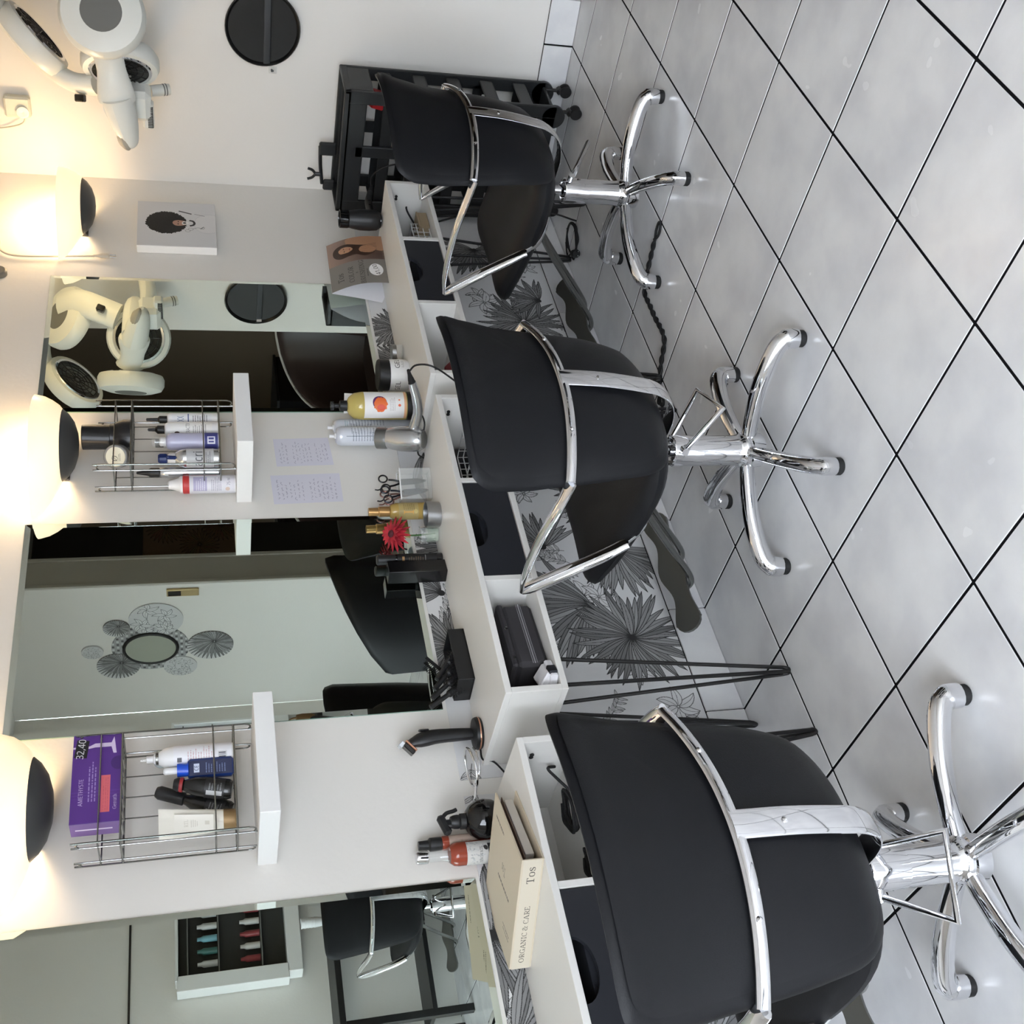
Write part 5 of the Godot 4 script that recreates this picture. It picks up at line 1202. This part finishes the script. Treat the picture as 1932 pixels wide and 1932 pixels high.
func cables() -> void:
	var c := thing("twisted_cable", "black twisted cable running across the tiles between the chairs", "cable")
	var mb := MB.new()
	twisted(mb, [V(1.592, 0.002, 0.66), V(1.582, 0.002, 0.60), V(1.562, 0.002, 0.50), V(1.535, 0.002, 0.462), V(1.46, 0.002, 0.46), V(1.392, 0.002, 0.458), V(1.30, 0.002, 0.462), V(1.262, 0.002, 0.440), V(1.24, 0.002, 0.38), V(1.205, 0.002, 0.32), V(1.175, 0.002, 0.285)], 0.0058, 0.075)
	obj("twisted_leads", mb, M.rubber, c)
	obj("end_loop", tb([V(1.592, 0.006, 0.66), V(1.578, 0.006, 0.69), V(1.588, 0.006, 0.725), V(1.606, 0.006, 0.722), V(1.608, 0.006, 0.69), V(1.595, 0.006, 0.66)], 0.005, 7), M.rubber, c)
	obj("tail", tb([V(1.175, 0.006, 0.285), V(1.16, 0.006, 0.25), V(1.13, 0.006, 0.27), V(1.10, 0.006, 0.24), V(1.06, 0.006, 0.22), V(1.02, 0.006, 0.20), V(0.95, 0.006, 0.19)], 0.005, 7), M.rubber, c)
	obj("knot", tb([V(1.19, 0.01, 0.29), V(1.16, 0.012, 0.29), V(1.13, 0.012, 0.27), V(1.11, 0.012, 0.285), V(1.13, 0.012, 0.30), V(1.17, 0.014, 0.28)], 0.005, 7), M.rubber, c)
	coil("power_cable", "black dryer cables looped on the floor under the corner desk", V(2.36, 0.0, 0.13), 0.085, 3, 6, [V(0.02, 0.008, 0.09), V(0.06, 0.15, 0.10), V(0.03, 0.45, 0.10), V(-0.02, 0.684, 0.06)])
	var pl := thing("cable_plug", "black plug lying beside the looped dryer cables", "plug", V(2.25, 0.0, 0.14), 0.6)
	obj("plug_body", lt(v2([0, 0, 0.017, 0, 0.019, 0.008, 0.016, 0.04, 0.008, 0.06, 0, 0.06]), 14, look(V(0, 0.02, 0), V(1, 0.05, 0))), M.rubber, pl)
	for s in [-1.0, 1.0]: obj("pin", line_tube([V(0, 0.02, s * 0.009), V(-0.02, 0.02, s * 0.009)], 0.0022, 6), M.steel, pl)
	var fy := 0.7105
	coil("cable_coil", "black cable bundle lying in the near desk's open compartment", V(-0.40, fy, 0.24), 0.055, 5, 2, [V(0.03, 0.015, 0.04), V(0.07, 0.05, 0.05), V(0.11, 0.06, 0.03), V(0.13, 0.03, 0.0)])
	coil("cable_coil", "smaller black cable coil beside the near desk's divider", V(-0.565, fy, 0.27), 0.04, 3, 9, [])
	# things in the middle desk
	var bxo := thing("zip_case", "dark grey stitched case in the middle desk's open compartment", "case", V(0.105, fy, 0.255), 0.12)
	obj("case_body", bx(V(0, 0.046, 0), V(0.235, 0.09, 0.13), 0.012), M.felt, bxo)
	obj("case_lid", bx(V(0, 0.096, 0.0), V(0.237, 0.018, 0.134), 0.006), M.felt, bxo)
	for k in 3: obj("stitching", line_tube([V(-0.112, 0.035 + 0.006 * k, 0.0655), V(0.112, 0.035 + 0.006 * k, 0.0655)], 0.0009 if k != 1 else 0.0022, 5), mat(rgb(150, 148, 152), 0.6), bxo)
	for xx in [-0.09, 0.02]: obj("stud", lt(v2([0.005, 0, 0.004, 0.003, 0, 0.004]), 10, look(V(xx, 0.096, 0.067), V(0, 0, 1))), M.steel, bxo)
	var tf := thing("tissue_pack", "torn white pack with a black core at the desk's edge", "pack", V(-0.055, fy, 0.318), 0.35)
	obj("white_wrap", bx(V(0, 0.012, 0), V(0.075, 0.022, 0.10), 0.004), M.paper, tf)
	obj("wrap_fold", bx(V(0.0, 0.030, 0.02), V(0.065, 0.022, 0.05), 0.004, Basis.from_euler(V(0.5, 0.2, 0))), M.paper, tf)
	obj("black_core", bx(V(-0.012, 0.014, 0.004), V(0.03, 0.024, 0.105), 0.002), M.drawer, tf)
	for q in [[0.88, "white wire basket in the middle desk beside the drawer"], [2.09, "white wire basket in the corner desk beside the drawer"]]:
		var wb := thing("wire_basket", q[1], "basket", V(q[0], fy, 0.25), 0.0, "white wire baskets inside the desks")
		var wire := mat(rgb(226, 226, 224), 0.4)
		for y in [0.005, 0.03, 0.055, 0.075]:
			obj("hoop", line_tube([V(-0.07, y, -0.06), V(0.07, y, -0.06), V(0.07, y, 0.06), V(-0.07, y, 0.06), V(-0.07, y, -0.06)], 0.0022, 6), wire, wb)
		for k in 6:
			for z in [-0.06, 0.06]: obj("wire", line_tube([V(-0.07 + 0.028 * k, 0.005, z), V(-0.07 + 0.028 * k, 0.075, z)], 0.0016, 5), wire, wb)
		for k in 5:
			for xx in [-0.07, 0.07]: obj("wire", line_tube([V(xx, 0.005, -0.06 + 0.03 * k), V(xx, 0.075, -0.06 + 0.03 * k)], 0.0016, 5), wire, wb)
	coil("cable_coil", "black cable bundle in the corner desk beside the kraft box", V(2.29, fy, 0.16), 0.05, 5, 12, [V(0.0, 0.02, 0.05), V(0.06, 0.06, 0.10), V(0.10, 0.03, 0.12)])
	tag(obj("dark_pouch", bx(V(0.99, fy + 0.045, 0.10), V(0.09, 0.09, 0.14), 0.025), M.felt), "black fabric pouch deep in the middle desk", "pouch")
	var kb := thing("kraft_box", "flat brown box in the corner desk under the cables", "box", V(2.18, fy, 0.22))
	obj("box_body", bx(V(0, 0.02, 0.03), V(0.1, 0.036, 0.14), 0.002), mat(rgb(150, 132, 106), 0.8), kb)
	obj("box_lid", bx(V(0, 0.042, 0.03), V(0.104, 0.008, 0.144), 0.002), mat(rgb(150, 132, 106), 0.8), kb)
	tag(obj("red_pouch", bx(V(1.32, fy + 0.03, 0.24), V(0.10, 0.055, 0.08), 0.02, Basis.from_euler(V(0, 0.4, 0.15))), mat(rgb(120, 36, 40), 0.7)), "dark red pouch in the corner desk's near compartment", "pouch")

# ---------------------------------------------------------------- the other side of the room, seen in the mirrors
func tub_chair(at: Vector3, turn: float, label: String, m: Material, piping: Material, group: String, sc := 1.0) -> void:
	var t := thing("tub_chair", label, "armchair", at, turn, group)
	t.scale = Vector3.ONE * sc
	var rows := []; var inner := []
	for k in 13:
		var a := lerpf(-2.05, 2.05, k / 12.0)
		var hgt := lerpf(0.98, 0.70, pow(absf(a) / 2.05, 2.0))
		var col := PackedVector3Array()
		for q in [[0.30, 0.10], [0.34, 0.30], [0.36, 0.55], [0.37, 0.80], [0.375, 0.95], [0.36, 1.0], [0.335, 1.0], [0.315, 0.95], [0.30, 0.80], [0.275, 0.5], [0.26, 0.36]]:
			col.append(V(sin(a) * q[0] * 0.98, hgt * q[1] * (1.0 if q[1] > 0.3 else 1.0), cos(a) * q[0]))
		rows.append(col)
	var mb := MB.new(); mb.grid(rows, true)
	for e in [0, 12]:
		var c: PackedVector3Array = rows[e]
		for i in range(1, c.size() - 1): mb.tri(c[0], c[i], c[i + 1])
	obj("shell", mb, m, t)
	var f := func(q: Vector2) -> Vector3: return V(q.x, 0.40, q.y)
	obj("seat_cushion", pad(rrect(0.54, 0.56, 0.12), Vector2.ZERO, f, 0.07, 8), m, t)
	obj("plinth", lt(v2([0, 0.03, 0.27, 0.03, 0.29, 0.12, 0.29, 0.34, 0, 0.34]), 32), m, t)
	obj("base_ring", lt(v2([0, 0, 0.24, 0, 0.24, 0.03, 0, 0.03]), 32), M.black_metal, t)
	if piping != null:
		var e := []
		for k in 13: e.append(rows[k][5] + V(0, 0.004, 0))
		obj("piping", tb(e, 0.008, 8, 3), piping, t)
		var e2 := []
		for k in 13: e2.append(rows[k][3] * V(0.985, 1, 0.985))
		obj("piping", tb(e2, 0.007, 8, 3), piping, t)

func opposite(chair: Node3D) -> void:
	tub_chair(V(2.02, 0, 2.15), PI - 0.55, "black tub armchair seen in the middle mirror", M.leather, null, "black tub armchairs by the opposite wall")
	tub_chair(V(1.72, 0, 2.95), PI - 0.3, "second black tub armchair, behind the first in the mirror", M.leather, null, "black tub armchairs by the opposite wall")
	var brown := mat(rgb(52, 38, 34), 0.45); var pip := mat(rgb(206, 200, 192), 0.5)
	tub_chair(V(4.05, 0, 1.95), PI * 0.5, "brown basin armchair with pale piping seen in the corner mirror", brown, pip, "", 1.12)
	var bs := thing("wash_basin", "pale grey shampoo basin beside the brown armchair", "basin", V(4.75, 0, 1.25))
	obj("pedestal", lt(v2([0, 0, 0.16, 0, 0.14, 0.3, 0.12, 0.55, 0, 0.55]), 28), M.grey_plastic, bs)
	obj("bowl", lt(v2([0.10, 0.5, 0.2, 0.58, 0.26, 0.72, 0.27, 0.80, 0.25, 0.81, 0.22, 0.74, 0.14, 0.64, 0, 0.62]), 36), mat(rgb(176, 190, 194), 0.25), bs)
	var cab := thing("black_cabinet", "black glass-fronted cabinet beyond the partition wall", "cabinet", V(4.75, 0, 3.0))
	obj("carcass", bx(V(0, 0.52, 0), V(0.5, 1.04, 0.5), 0.005), M.black_gloss, cab)
	obj("cabinet_top", bx(V(0, 1.05, 0), V(0.52, 0.02, 0.52), 0.003), M.black_plastic, cab)
	obj("door_handle", line_tube([V(-0.255, 0.45, 0.1), V(-0.255, 0.65, 0.1)], 0.006, 8), M.steel, cab)
	# end casing of the cross wall, passage with a palm panel
	var fr := struct_node("trim_2")
	for q in [[V(3.53, 1.5, 3.444), V(0.20, 3.0, 0.012)], [V(3.415, 1.5, 3.44), V(0.03, 3.0, 0.02)], [V(3.645, 1.5, 3.44), V(0.03, 3.0, 0.02)]]: obj("casing", bx(q[0], q[1], 0.003), mat(rgb(178, 174, 164), 0.5), fr)
	var im := canvas(256, 512, rgb(120, 98, 78))
	var f := func(p: Vector2) -> Vector2: return p
	var g := RandomNumberGenerator.new(); g.seed = 4
	for c in [Vector2(70, 120), Vector2(190, 300), Vector2(60, 420)]:
		for k in 26: leaflet(im, f, c, TAU * k / 26.0, 6, 110, 8, rgb(110 + g.randi() % 20, 90 + g.randi() % 14, 72), rgb(58, 46, 38), 2.0, 0.1)
	var pan := thing("palm_panel", "brown palm-leaf panel in the dark passage", "panel", V(5.2, 1.28, 4.985))
	obj("panel_board", bx(V(0, 0.41, 0), V(0.46, 0.82, 0.02), 0.003), mat(rgb(96, 78, 62), 0.7), pan)
	var pq := MB.new(); pq.quad(V(0.225, 0.005, -0.0105), V(0.225, 0.815, -0.0105), V(-0.225, 0.815, -0.0105), V(-0.225, 0.005, -0.0105))
	obj("panel_print", pq, pmat(im, 0.7), pan)
	var th := thing("wall_handset", "slim brass wall plate with a dark display, seen in the mirror", "wall plate", V(3.398, 1.635, 3.52), PI / 2)
	obj("plate", bx(V(0, 0.11, -0.01), V(0.07, 0.215, 0.02), 0.004), mat(rgb(190, 170, 126), 0.35, 0.4), th)
	obj("display", bx(V(0, 0.165, -0.021), V(0.05, 0.085, 0.004), 0.001), M.black_gloss, th)
	# round mirror with a cluster of paper rosettes
	var dm := thing("rosette_mirror", "round mirror ringed by grey paper rosettes", "mirror", V(3.398, 1.983, 4.15), PI / 2)
	var leafm := canvas(256, 256, grey(0.80))
	for k in 40: leaflet(leafm, f, Vector2(90, 150), TAU * k / 40.0, 4, 170, 9, grey(g.randf_range(0.42, 0.66)), grey(0.22), 1.6, 0.05)
	var weave := canvas(256, 256, grey(0.62))
	for i in 16:
		for j in 16: weave.fill_rect(Rect2i(i * 16 + (j % 2) * 4, j * 16 + 2, 9, 8), grey(0.34 if (i + j) % 2 else 0.82))
	var lily := canvas(256, 256, grey(0.80))
	for k in 7: blossom(lily, f, Vector2(40 + g.randf() * 180, 40 + g.randf() * 180), 60, 2.0, g)
	var mats := [pmat(leafm, 0.8), pmat(weave, 0.8), pmat(lily, 0.8)]
	for q in [[0.0, 0.0, 0.27, 0.27, 1, 0.004], [0.326, -0.05, 0.185, 0.185, 2, 0.008], [0.25, 0.22, 0.09, 0.09, 0, 0.012], [-0.02, 0.40, 0.075, 0.075, 2, 0.012], [-0.205, 0.235, 0.15, 0.15, 0, 0.012], [-0.006, -0.417, 0.165, 0.165, 0, 0.012], [-0.25, -0.2, 0.12, 0.12, 2, 0.008]]:
		var disc := MB.new()
		for i in 41:
			var a := TAU * i / 40.0
			disc.v.append(V(q[0] + cos(a) * q[2], q[1] + sin(a) * q[3], -q[5])); disc.uv.append(Vector2(0.5 - 0.5 * cos(a), 0.5 - 0.5 * sin(a)))
		disc.v.append(V(q[0], q[1], -q[5])); disc.uv.append(Vector2(0.5, 0.5))
		for i in 40:
			for n in [41, i, i + 1]: disc.ix.append(n)
		for i in 40:
			var a := TAU * i / 40.0; var b := TAU * (i + 1) / 40.0
			disc.quad(V(q[0] + cos(a) * q[2], q[1] + sin(a) * q[3], 0), V(q[0] + cos(a) * q[2], q[1] + sin(a) * q[3], -q[5]), V(q[0] + cos(b) * q[2], q[1] + sin(b) * q[3], -q[5]), V(q[0] + cos(b) * q[2], q[1] + sin(b) * q[3], 0))
		obj("rosette", disc, mats[q[4]], dm)
	var ov := MB.new()
	for i in 41:
		var a := TAU * i / 40.0
		ov.v.append(V(cos(a) * 0.17, sin(a) * 0.18, -0.02)); ov.uv.append(Vector2.ZERO)
	ov.v.append(V(0, 0, -0.02)); ov.uv.append(Vector2.ZERO)
	for i in 40:
		for n in [41, i, i + 1]: ov.ix.append(n)
	obj("oval_glass", ov, M.mirror, dm)
	var rp := PackedVector3Array()
	for i in 40: rp.append(V(cos(TAU * i / 40) * 0.175, sin(TAU * i / 40) * 0.185, -0.016))
	var rim := MB.new(); tube(rim, rp, 0.012, 8, 1.0, Vector3.ZERO, false, true)
	obj("oval_rim", rim, M.black_plastic, dm)
	# product niche, picture rail and work table opposite the near mirror
	var ni := thing("product_niche", "white-framed dark shelf niche full of small bottles", "shelf", V(1.54, 1.13, 4.99))
	obj("niche_back", bx(V(0, 0.35, -0.01), V(0.58, 0.70, 0.02), 0), M.charcoal, ni)
	for q in [[V(0, -0.05, -0.07), V(0.68, 0.10, 0.14)], [V(0, 0.71, -0.07), V(0.62, 0.02, 0.14)], [V(-0.33, 0.35, -0.07), V(0.10, 0.72, 0.14)], [V(0.3, 0.35, -0.07), V(0.02, 0.72, 0.14)]]: obj("niche_frame", bx(q[0], q[1], 0.003), M.white, ni)
	for y in [0.16, 0.44, 0.64]: obj("glass_shelf", bx(V(0, y, -0.07), V(0.56, 0.008, 0.12), 0.001), M.grey_plastic, ni)
	var places := ["at the right end", "second from the right", "third from the right", "third from the left", "second from the left", "at the left end"]
	var names := ["white", "white", "white", "pale blue", "green", "white"]
	var cols := [rgb(206, 208, 206), rgb(206, 208, 206), rgb(206, 208, 206), rgb(120, 176, 190), rgb(60, 110, 104), rgb(220, 220, 220)]
	var bm := lt(v2([0, 0, 0.022, 0, 0.022, 0.09, 0.014, 0.105, 0.012, 0.13, 0, 0.13]), 14).mesh()
	for row in 2:
		for k in 6:
			var b := inst("niche_bottle", bm, mat(cols[k] if row == 0 else [rgb(206, 204, 200), rgb(150, 60, 64)][k % 2], 0.4))
			b.position = V(1.77 - 0.085 * k, [1.578, 1.298][row], 4.92)
			tag(b, ["%s bottle %s on the niche's upper shelf" % [names[k], places[k]], "%s bottle %s on the niche's lower shelf" % [["white", "red"][k % 2], places[k]]][row], "bottle", "small bottles in the wall niche")
	tag(obj("picture_rail", bx(V(1.15, 2.14, 4.99), V(1.2, 0.014, 0.012), 0.002), M.black_metal), "thin dark rail on the opposite wall", "rail")
	var wt := thing("work_table", "black console table along the opposite wall", "table", V(1.40, 0, 4.74))
	obj("table_top", bx(V(0, 0.84, 0), V(1.5, 0.04, 0.44), 0.004), M.black_plastic, wt)
	for sx in [-0.7, 0.7]:
		for sz in [-0.18, 0.18]: obj("leg", bx(V(sx, 0.41, sz), V(0.05, 0.82, 0.05), 0.003), M.black_metal, wt)
	obj("lower_shelf", bx(V(0, 0.25, 0), V(1.4, 0.03, 0.4), 0.003), M.black_plastic, wt)
	var cm := lt(v2([0, 0, 0.026, 0, 0.034, 0.085, 0.036, 0.086, 0.036, 0.09, 0.032, 0.09]), 18).mesh()
	for k in 5:
		var c := inst("paper_cup", cm, M.wht); c.position = V(1.43, 0.8605 + 0.022 * k, 4.66)
		tag(c, ["bottom paper cup of the white stack", "second paper cup up in the white stack", "middle paper cup of the white stack", "fourth paper cup up in the white stack", "topmost paper cup of the white stack"][k], "cup", "stack of paper cups")
	var bk := thing("straw_bag", "small brown straw bag on the console table", "bag", V(1.70, 0.8605, 4.68))
	obj("bag_body", lt(v2([0, 0, 0.07, 0, 0.085, 0.05, 0.075, 0.13, 0.07, 0.13, 0.06, 0.02, 0, 0.01]), 20), mat(rgb(150, 116, 80), 0.9), bk)
	obj("bag_handle", tb([V(-0.06, 0.12, 0), V(-0.04, 0.18, 0), V(0.04, 0.18, 0), V(0.06, 0.12, 0)], 0.006, 8), mat(rgb(150, 116, 80), 0.9), bk)
	var sp := thing("wall_spot", "small white wall spotlight beside the picture rail", "spotlight", V(1.80, 2.04, 4.995))
	obj("spot_base", lt(v2([0, 0, 0.035, 0, 0.035, 0.02, 0, 0.02]), 20, look(Vector3.ZERO, V(0, 0, -1))), M.white, sp)
	obj("spot_can", lt(v2([0, 0, 0.03, 0, 0.034, 0.08, 0.028, 0.08, 0.02, 0.02, 0, 0.02]), 20, look(V(0, -0.02, -0.06), V(-0.4, -0.5, -0.6))), M.white, sp)
	place_chair(chair, false, V(1.05, 0, 3.72), 184, 10, 200, "black styling chair seen from behind in the near mirror")

# ---------------------------------------------------------------- scene
const LAMP_E := 0.2
const SKY_E := 3.6

func _ready() -> void:
	rng.seed = 7
	# camera: measured from the floor grid; the photograph lies on its side, so world up points to the left
	var yaw := 0.738194729; var pitch := -0.274113546; var roll := -0.0257442128
	var fw := V(sin(yaw) * cos(pitch), sin(pitch), -cos(yaw) * cos(pitch))
	var r0 := V(cos(yaw), 0, sin(yaw)); var u0 := r0.cross(fw)
	var right := r0 * cos(roll) + u0 * sin(roll); var up := r0 * -sin(roll) + u0 * cos(roll)
	var cam := Camera3D.new(); cam.name = "camera"; add_child(cam)
	cam.transform = Transform3D(Basis(-up, right, -fw), V(-4.20033574, 4.09806757, 6.9999820) * T)
	cam.fov = rad_to_deg(2.0 * atan(966.0 / 2115.164)); cam.near = 0.05; cam.far = 60.0
	cam.current = true
	var env := Environment.new()
	# overcast daylight over a greyer street; it enters only through the shop window
	var sm := ProceduralSkyMaterial.new()
	sm.sky_top_color = Color(0.93, 0.96, 1.0); sm.sky_horizon_color = Color(0.86, 0.89, 0.93); sm.sky_curve = 0.3
	sm.ground_bottom_color = Color(0.36, 0.36, 0.37); sm.ground_horizon_color = Color(0.52, 0.53, 0.54)
	sm.sky_energy_multiplier = SKY_E; sm.ground_energy_multiplier = SKY_E
	var sky := Sky.new(); sky.sky_material = sm
	env.background_mode = Environment.BG_SKY; env.sky = sky
	env.ambient_light_source = Environment.AMBIENT_SOURCE_DISABLED
	env.tonemap_mode = Environment.TONE_MAPPER_LINEAR; env.tonemap_exposure = 0.95
	env.sdfgi_enabled = true; env.ssao_enabled = true; env.ssil_enabled = true
	var we := WorldEnvironment.new(); we.environment = env; we.name = "environment"; add_child(we)
	materials()
	room()
	mirror(-1.225, -0.447, 0.952, 2.15, "mirror cut by the frame, beside the beige binder")
	mirror(0.082, 0.861, 0.952, 2.155, "tall mirror between the two white shelves")
	mirror(1.382, 2.161, 0.952, 2.16, "tall mirror beside the canvas print, showing the hooded dryer")
	desk(-1.44, -0.25, "white desk nearest the camera, with the binder on it")
	desk(-0.115, 1.065, "white desk in the middle, under the red flower")
	desk(1.172, 2.372, "white desk in the corner, with the standing brochure on it")
	var ch := make_chair()
	place_chair(ch, true, V(-0.875, 0, 0.787), 0, -25.0, -32, "large black styling chair nearest the camera, cut by the frame")
	place_chair(ch, false, V(0.424, 0, 0.728), -3, 1.0, 24, "black styling chair before the middle desk")
	place_chair(ch, false, V(1.761, 0, 0.737), -2, 5.0, 72, "black styling chair before the trolley in the corner")
	lamp(-0.18, "lit sconce with dark bowl, above the purple box")
	lamp(1.115, "lit sconce with dark bowl, above the round tin")
	lamp(2.50, "lit sconce with dark bowl, above the canvas print")
	products()
	processor()
	trolley()
	wall_things()
	cables()
	opposite(ch)

func materials() -> void:
	M.wall = mat(rgb(226, 223, 217), 0.85)
	M.wall.normal_enabled = true; M.wall.normal_texture = noise_tex(256, 0.08, [], 4, 3, true, 2.0); M.wall.normal_scale = 0.07; M.wall.uv1_triplanar = true; M.wall.uv1_world_triplanar = true; M.wall.uv1_scale = Vector3.ONE * 2.0
	M.ceiling = mat(rgb(232, 230, 226), 0.9)
	M.desk = mat(rgb(231, 229, 224), 0.38)
	M.drawer = mat(rgb(34, 36, 42), 0.55)
	M.black_plastic = mat(rgb(22, 23, 25), 0.45)
	M.black_metal = mat(rgb(20, 20, 21), 0.4)
	M.black_gloss = mat(rgb(12, 12, 14), 0.15)
	M.rubber = mat(rgb(18, 18, 19), 0.75)
	M.leather = mat(rgb(19, 20, 23), 0.5); M.leather.metallic_specular = 0.35
	M.leather.normal_enabled = true; M.leather.normal_texture = noise_tex(256, 0.12, [], 9, 3, true, 3.0); M.leather.normal_scale = 0.18; M.leather.uv1_triplanar = true; M.leather.uv1_scale = Vector3.ONE * 9.0
	M.chrome = mat(rgb(232, 233, 236), 0.05, 1.0)
	M.steel = mat(rgb(150, 152, 150), 0.22, 1.0)
	M.steel_dull = mat(rgb(128, 130, 128), 0.35, 1.0)
	M.brushed = mat(rgb(170, 172, 174), 0.33, 1.0)
	M.mirror = mat(rgb(222, 232, 225), 0.0, 1.0)
	M.glass_edge = mat(rgb(120, 150, 135), 0.1)
	M.opal = mat(rgb(245, 240, 228), 0.3); M.opal.emission_enabled = true; M.opal.emission = Color(1.0, 0.87, 0.66); M.opal.emission_energy_multiplier = 0.8
	M.bulb = mat(rgb(255, 250, 235), 0.3); M.bulb.emission_enabled = true; M.bulb.emission = Color(1.0, 0.85, 0.62); M.bulb.emission_energy_multiplier = 8.0
	M.lamp_metal = mat(rgb(74, 75, 76), 0.45, 0.4)
	M.white_plastic = mat(rgb(226, 227, 220), 0.35)
	M.grey_plastic = mat(rgb(110, 110, 106), 0.5)
	M.clear = mat(Color(0.95, 0.97, 0.96, 0.12), 0.03); M.clear.transparency = BaseMaterial3D.TRANSPARENCY_ALPHA
	M.window = mat(Color(0.95, 0.98, 0.98, 0.05), 0.0); M.window.transparency = BaseMaterial3D.TRANSPARENCY_ALPHA
	M.grout = mat(rgb(24, 24, 26), 0.95); M.grout.metallic_specular = 0.1
	M.alu = mat(rgb(92, 94, 96), 0.4, 0.6)
	M.taupe = mat(rgb(118, 104, 88), 0.85)
	M.charcoal = mat(rgb(62, 63, 62), 0.85)
	M.white = mat(rgb(236, 236, 234), 0.5)
	M.trolley = mat(rgb(30, 32, 34), 0.42)
	M.felt = mat(rgb(52, 50, 53), 0.85)
	M.paper = mat(rgb(236, 235, 238), 0.8)

func room() -> void:
	# floor: tiles one by one on a dark screed, joints left open
	var fl := struct_node("floor")
	var base := obj("screed", bx(V(1.2, -0.0518, 2.55), V(9.8, 0.1, 5.3), 0), M.grout, fl)
	var tm := []
	for k in 4:
		var m := mat(Color.WHITE, 0.2)
		m.albedo_texture = noise_tex(512, 0.006, [[0.0, rgb(208, 208, 210)], [0.45, rgb(218, 218, 219)], [0.62, rgb(223, 223, 223)], [1.0, rgb(229, 229, 229)]], 20 + k, 5)
		m.uv1_triplanar = true; m.uv1_world_triplanar = true; m.uv1_scale = Vector3.ONE * 1.1; m.uv1_offset = V(0.37 * k, 0.11 * k, 0.53 * k)
		m.detail_enabled = true; m.detail_blend_mode = BaseMaterial3D.BLEND_MODE_MUL
		m.roughness_texture = noise_tex(256, 0.02, [[0.0, grey(0.7)], [1.0, grey(1.0)]], 31 + k, 3); m.roughness = 0.28
		tm.append(m)
	var gap := 0.008
	var full := bx(V(0, -0.004, 0), V(T - gap, 0.008, T - gap), 0.0012).mesh()
	var part := bx(V(0, -0.004, 0), V(T - gap, 0.008, 0.3251 - gap), 0.0012).mesh()
	for i in range(-8, 15):
		for j in range(0, 13):
			var t := inst("tile", part if j == 0 else full, tm[rng.randi() % 4], fl)
			t.position = V(T * (i + 0.5), 0, 0.3251 / 2 if j == 0 else 0.3251 + T * (j - 0.5))
	# walls
	struct("wall_mirrors", bx(V(1.2, 1.5, -0.06), V(9.8, 3.0, 0.12), 0), M.wall)
	var bb := struct_node("baseboard_mirrors")
	obj("bedding", bx(V(0.6, 0.066, 0.003), V(4.6, 0.13, 0.006), 0), M.grout, bb)
	var bt := bx(V(0, 0.066, 0.0065), V(T - 0.005, 0.128, 0.011), 0.001).mesh()
	for i in range(-4, 7):
		inst("tile", bt, tm[(i + 8) % 4], bb).position = V(T * (i + 0.5), 0, 0)
	inst("tile", bx(V(0, 0.066, 0.0065), V(0.08, 0.128, 0.011), 0.001).mesh(), tm[1], bb).position = V(2.845, 0, 0)
	wallpaper(-1.62, -0.205, 0.131, 0.94, 1024, 592)
	wallpaper(-0.155, 0.85, 0.131, 0.94, 1024, 824)
	wallpaper(0.85, 2.88, 0.131, 0.94, 1024, 408)
	# short partition wall at the far end, a little out of square
	var pw := MB.new()
	prism(pw, PackedVector2Array([Vector2(2.885, 0), Vector2(3.0, 0), Vector2(3.105, 0.92), Vector2(2.99, 0.92)]), 3.0, Transform3D(Basis(V(1, 0, 0), V(0, 0, 1), V(0, 1, 0)), Vector3.ZERO))
	var pwall := struct("wall_partition", pw, M.wall)
	var pb := struct_node("baseboard_partition")
	var dir := V(0.112, 0, 1).normalized()
	var nrm := V(-1, 0, 0.112).normalized()
	var bs := Basis(nrm, Vector3.UP, dir)
	for q in [[0.02, 0.324], [0.33, 0.724], [0.73, 0.918]]:
		var mid: float = (q[0] + q[1]) / 2
		obj("tile", bx(V(2.885 + 0.112 * mid, 0.066, mid) + nrm * 0.0065, V(0.011, 0.128, q[1] - q[0]), 0.001, bs), tm[2], pb)
	obj("bedding", bx(V(2.885 + 0.112 * 0.47, 0.066, 0.47) + nrm * 0.003, V(0.006, 0.13, 0.9), 0, bs), M.grout, pb)
	struct("ceiling", bx(V(1.2, 3.06, 2.55), V(9.8, 0.12, 5.3), 0), M.ceiling)
	struct("wall_opposite", bx(V(0.0, 1.5, 5.06), V(6.8, 3.0, 0.12), 0), M.wall)
	struct("wall_cross", bx(V(3.53, 1.5, 4.225), V(0.26, 3.0, 1.55), 0.003), M.wall)
	struct("wall_passage", bx(V(4.86, 1.5, 5.06), V(2.4, 3.0, 0.12), 0), M.charcoal)
	struct("wall_basins", bx(V(6.06, 1.5, 2.55), V(0.12, 3.0, 5.3), 0), M.taupe)
	# shop window at the street end: the daylight comes in here
	var sw := struct_node("window_1")
	var xw := -3.3; var wz := 1.5
	struct("wall_street", bx(V(xw, 1.5, wz / 2 - 0.06), V(0.16, 3.0, wz + 0.12), 0), M.wall)
	var wl := 5.0 - wz; var wc := wz + wl / 2
	obj("sill", bx(V(xw, 0.06, wc), V(0.16, 0.12, wl), 0.004), M.alu, sw)
	obj("lintel", bx(V(xw, 2.83, wc), V(0.16, 0.34, wl), 0.004), M.wall, sw)
	for k in 4: obj("mullion", bx(V(xw, 1.39, wz + 0.05 + (wl - 0.1) * k / 3.0), V(0.09, 2.54, 0.07), 0.004), M.alu, sw)
	for k in 3: obj("pane", bx(V(xw, 1.39, wz + 0.05 + (wl - 0.1) * (k + 0.5) / 3.0), V(0.008, 2.54, (wl - 0.1) / 3.0 - 0.07), 0), M.window, sw)
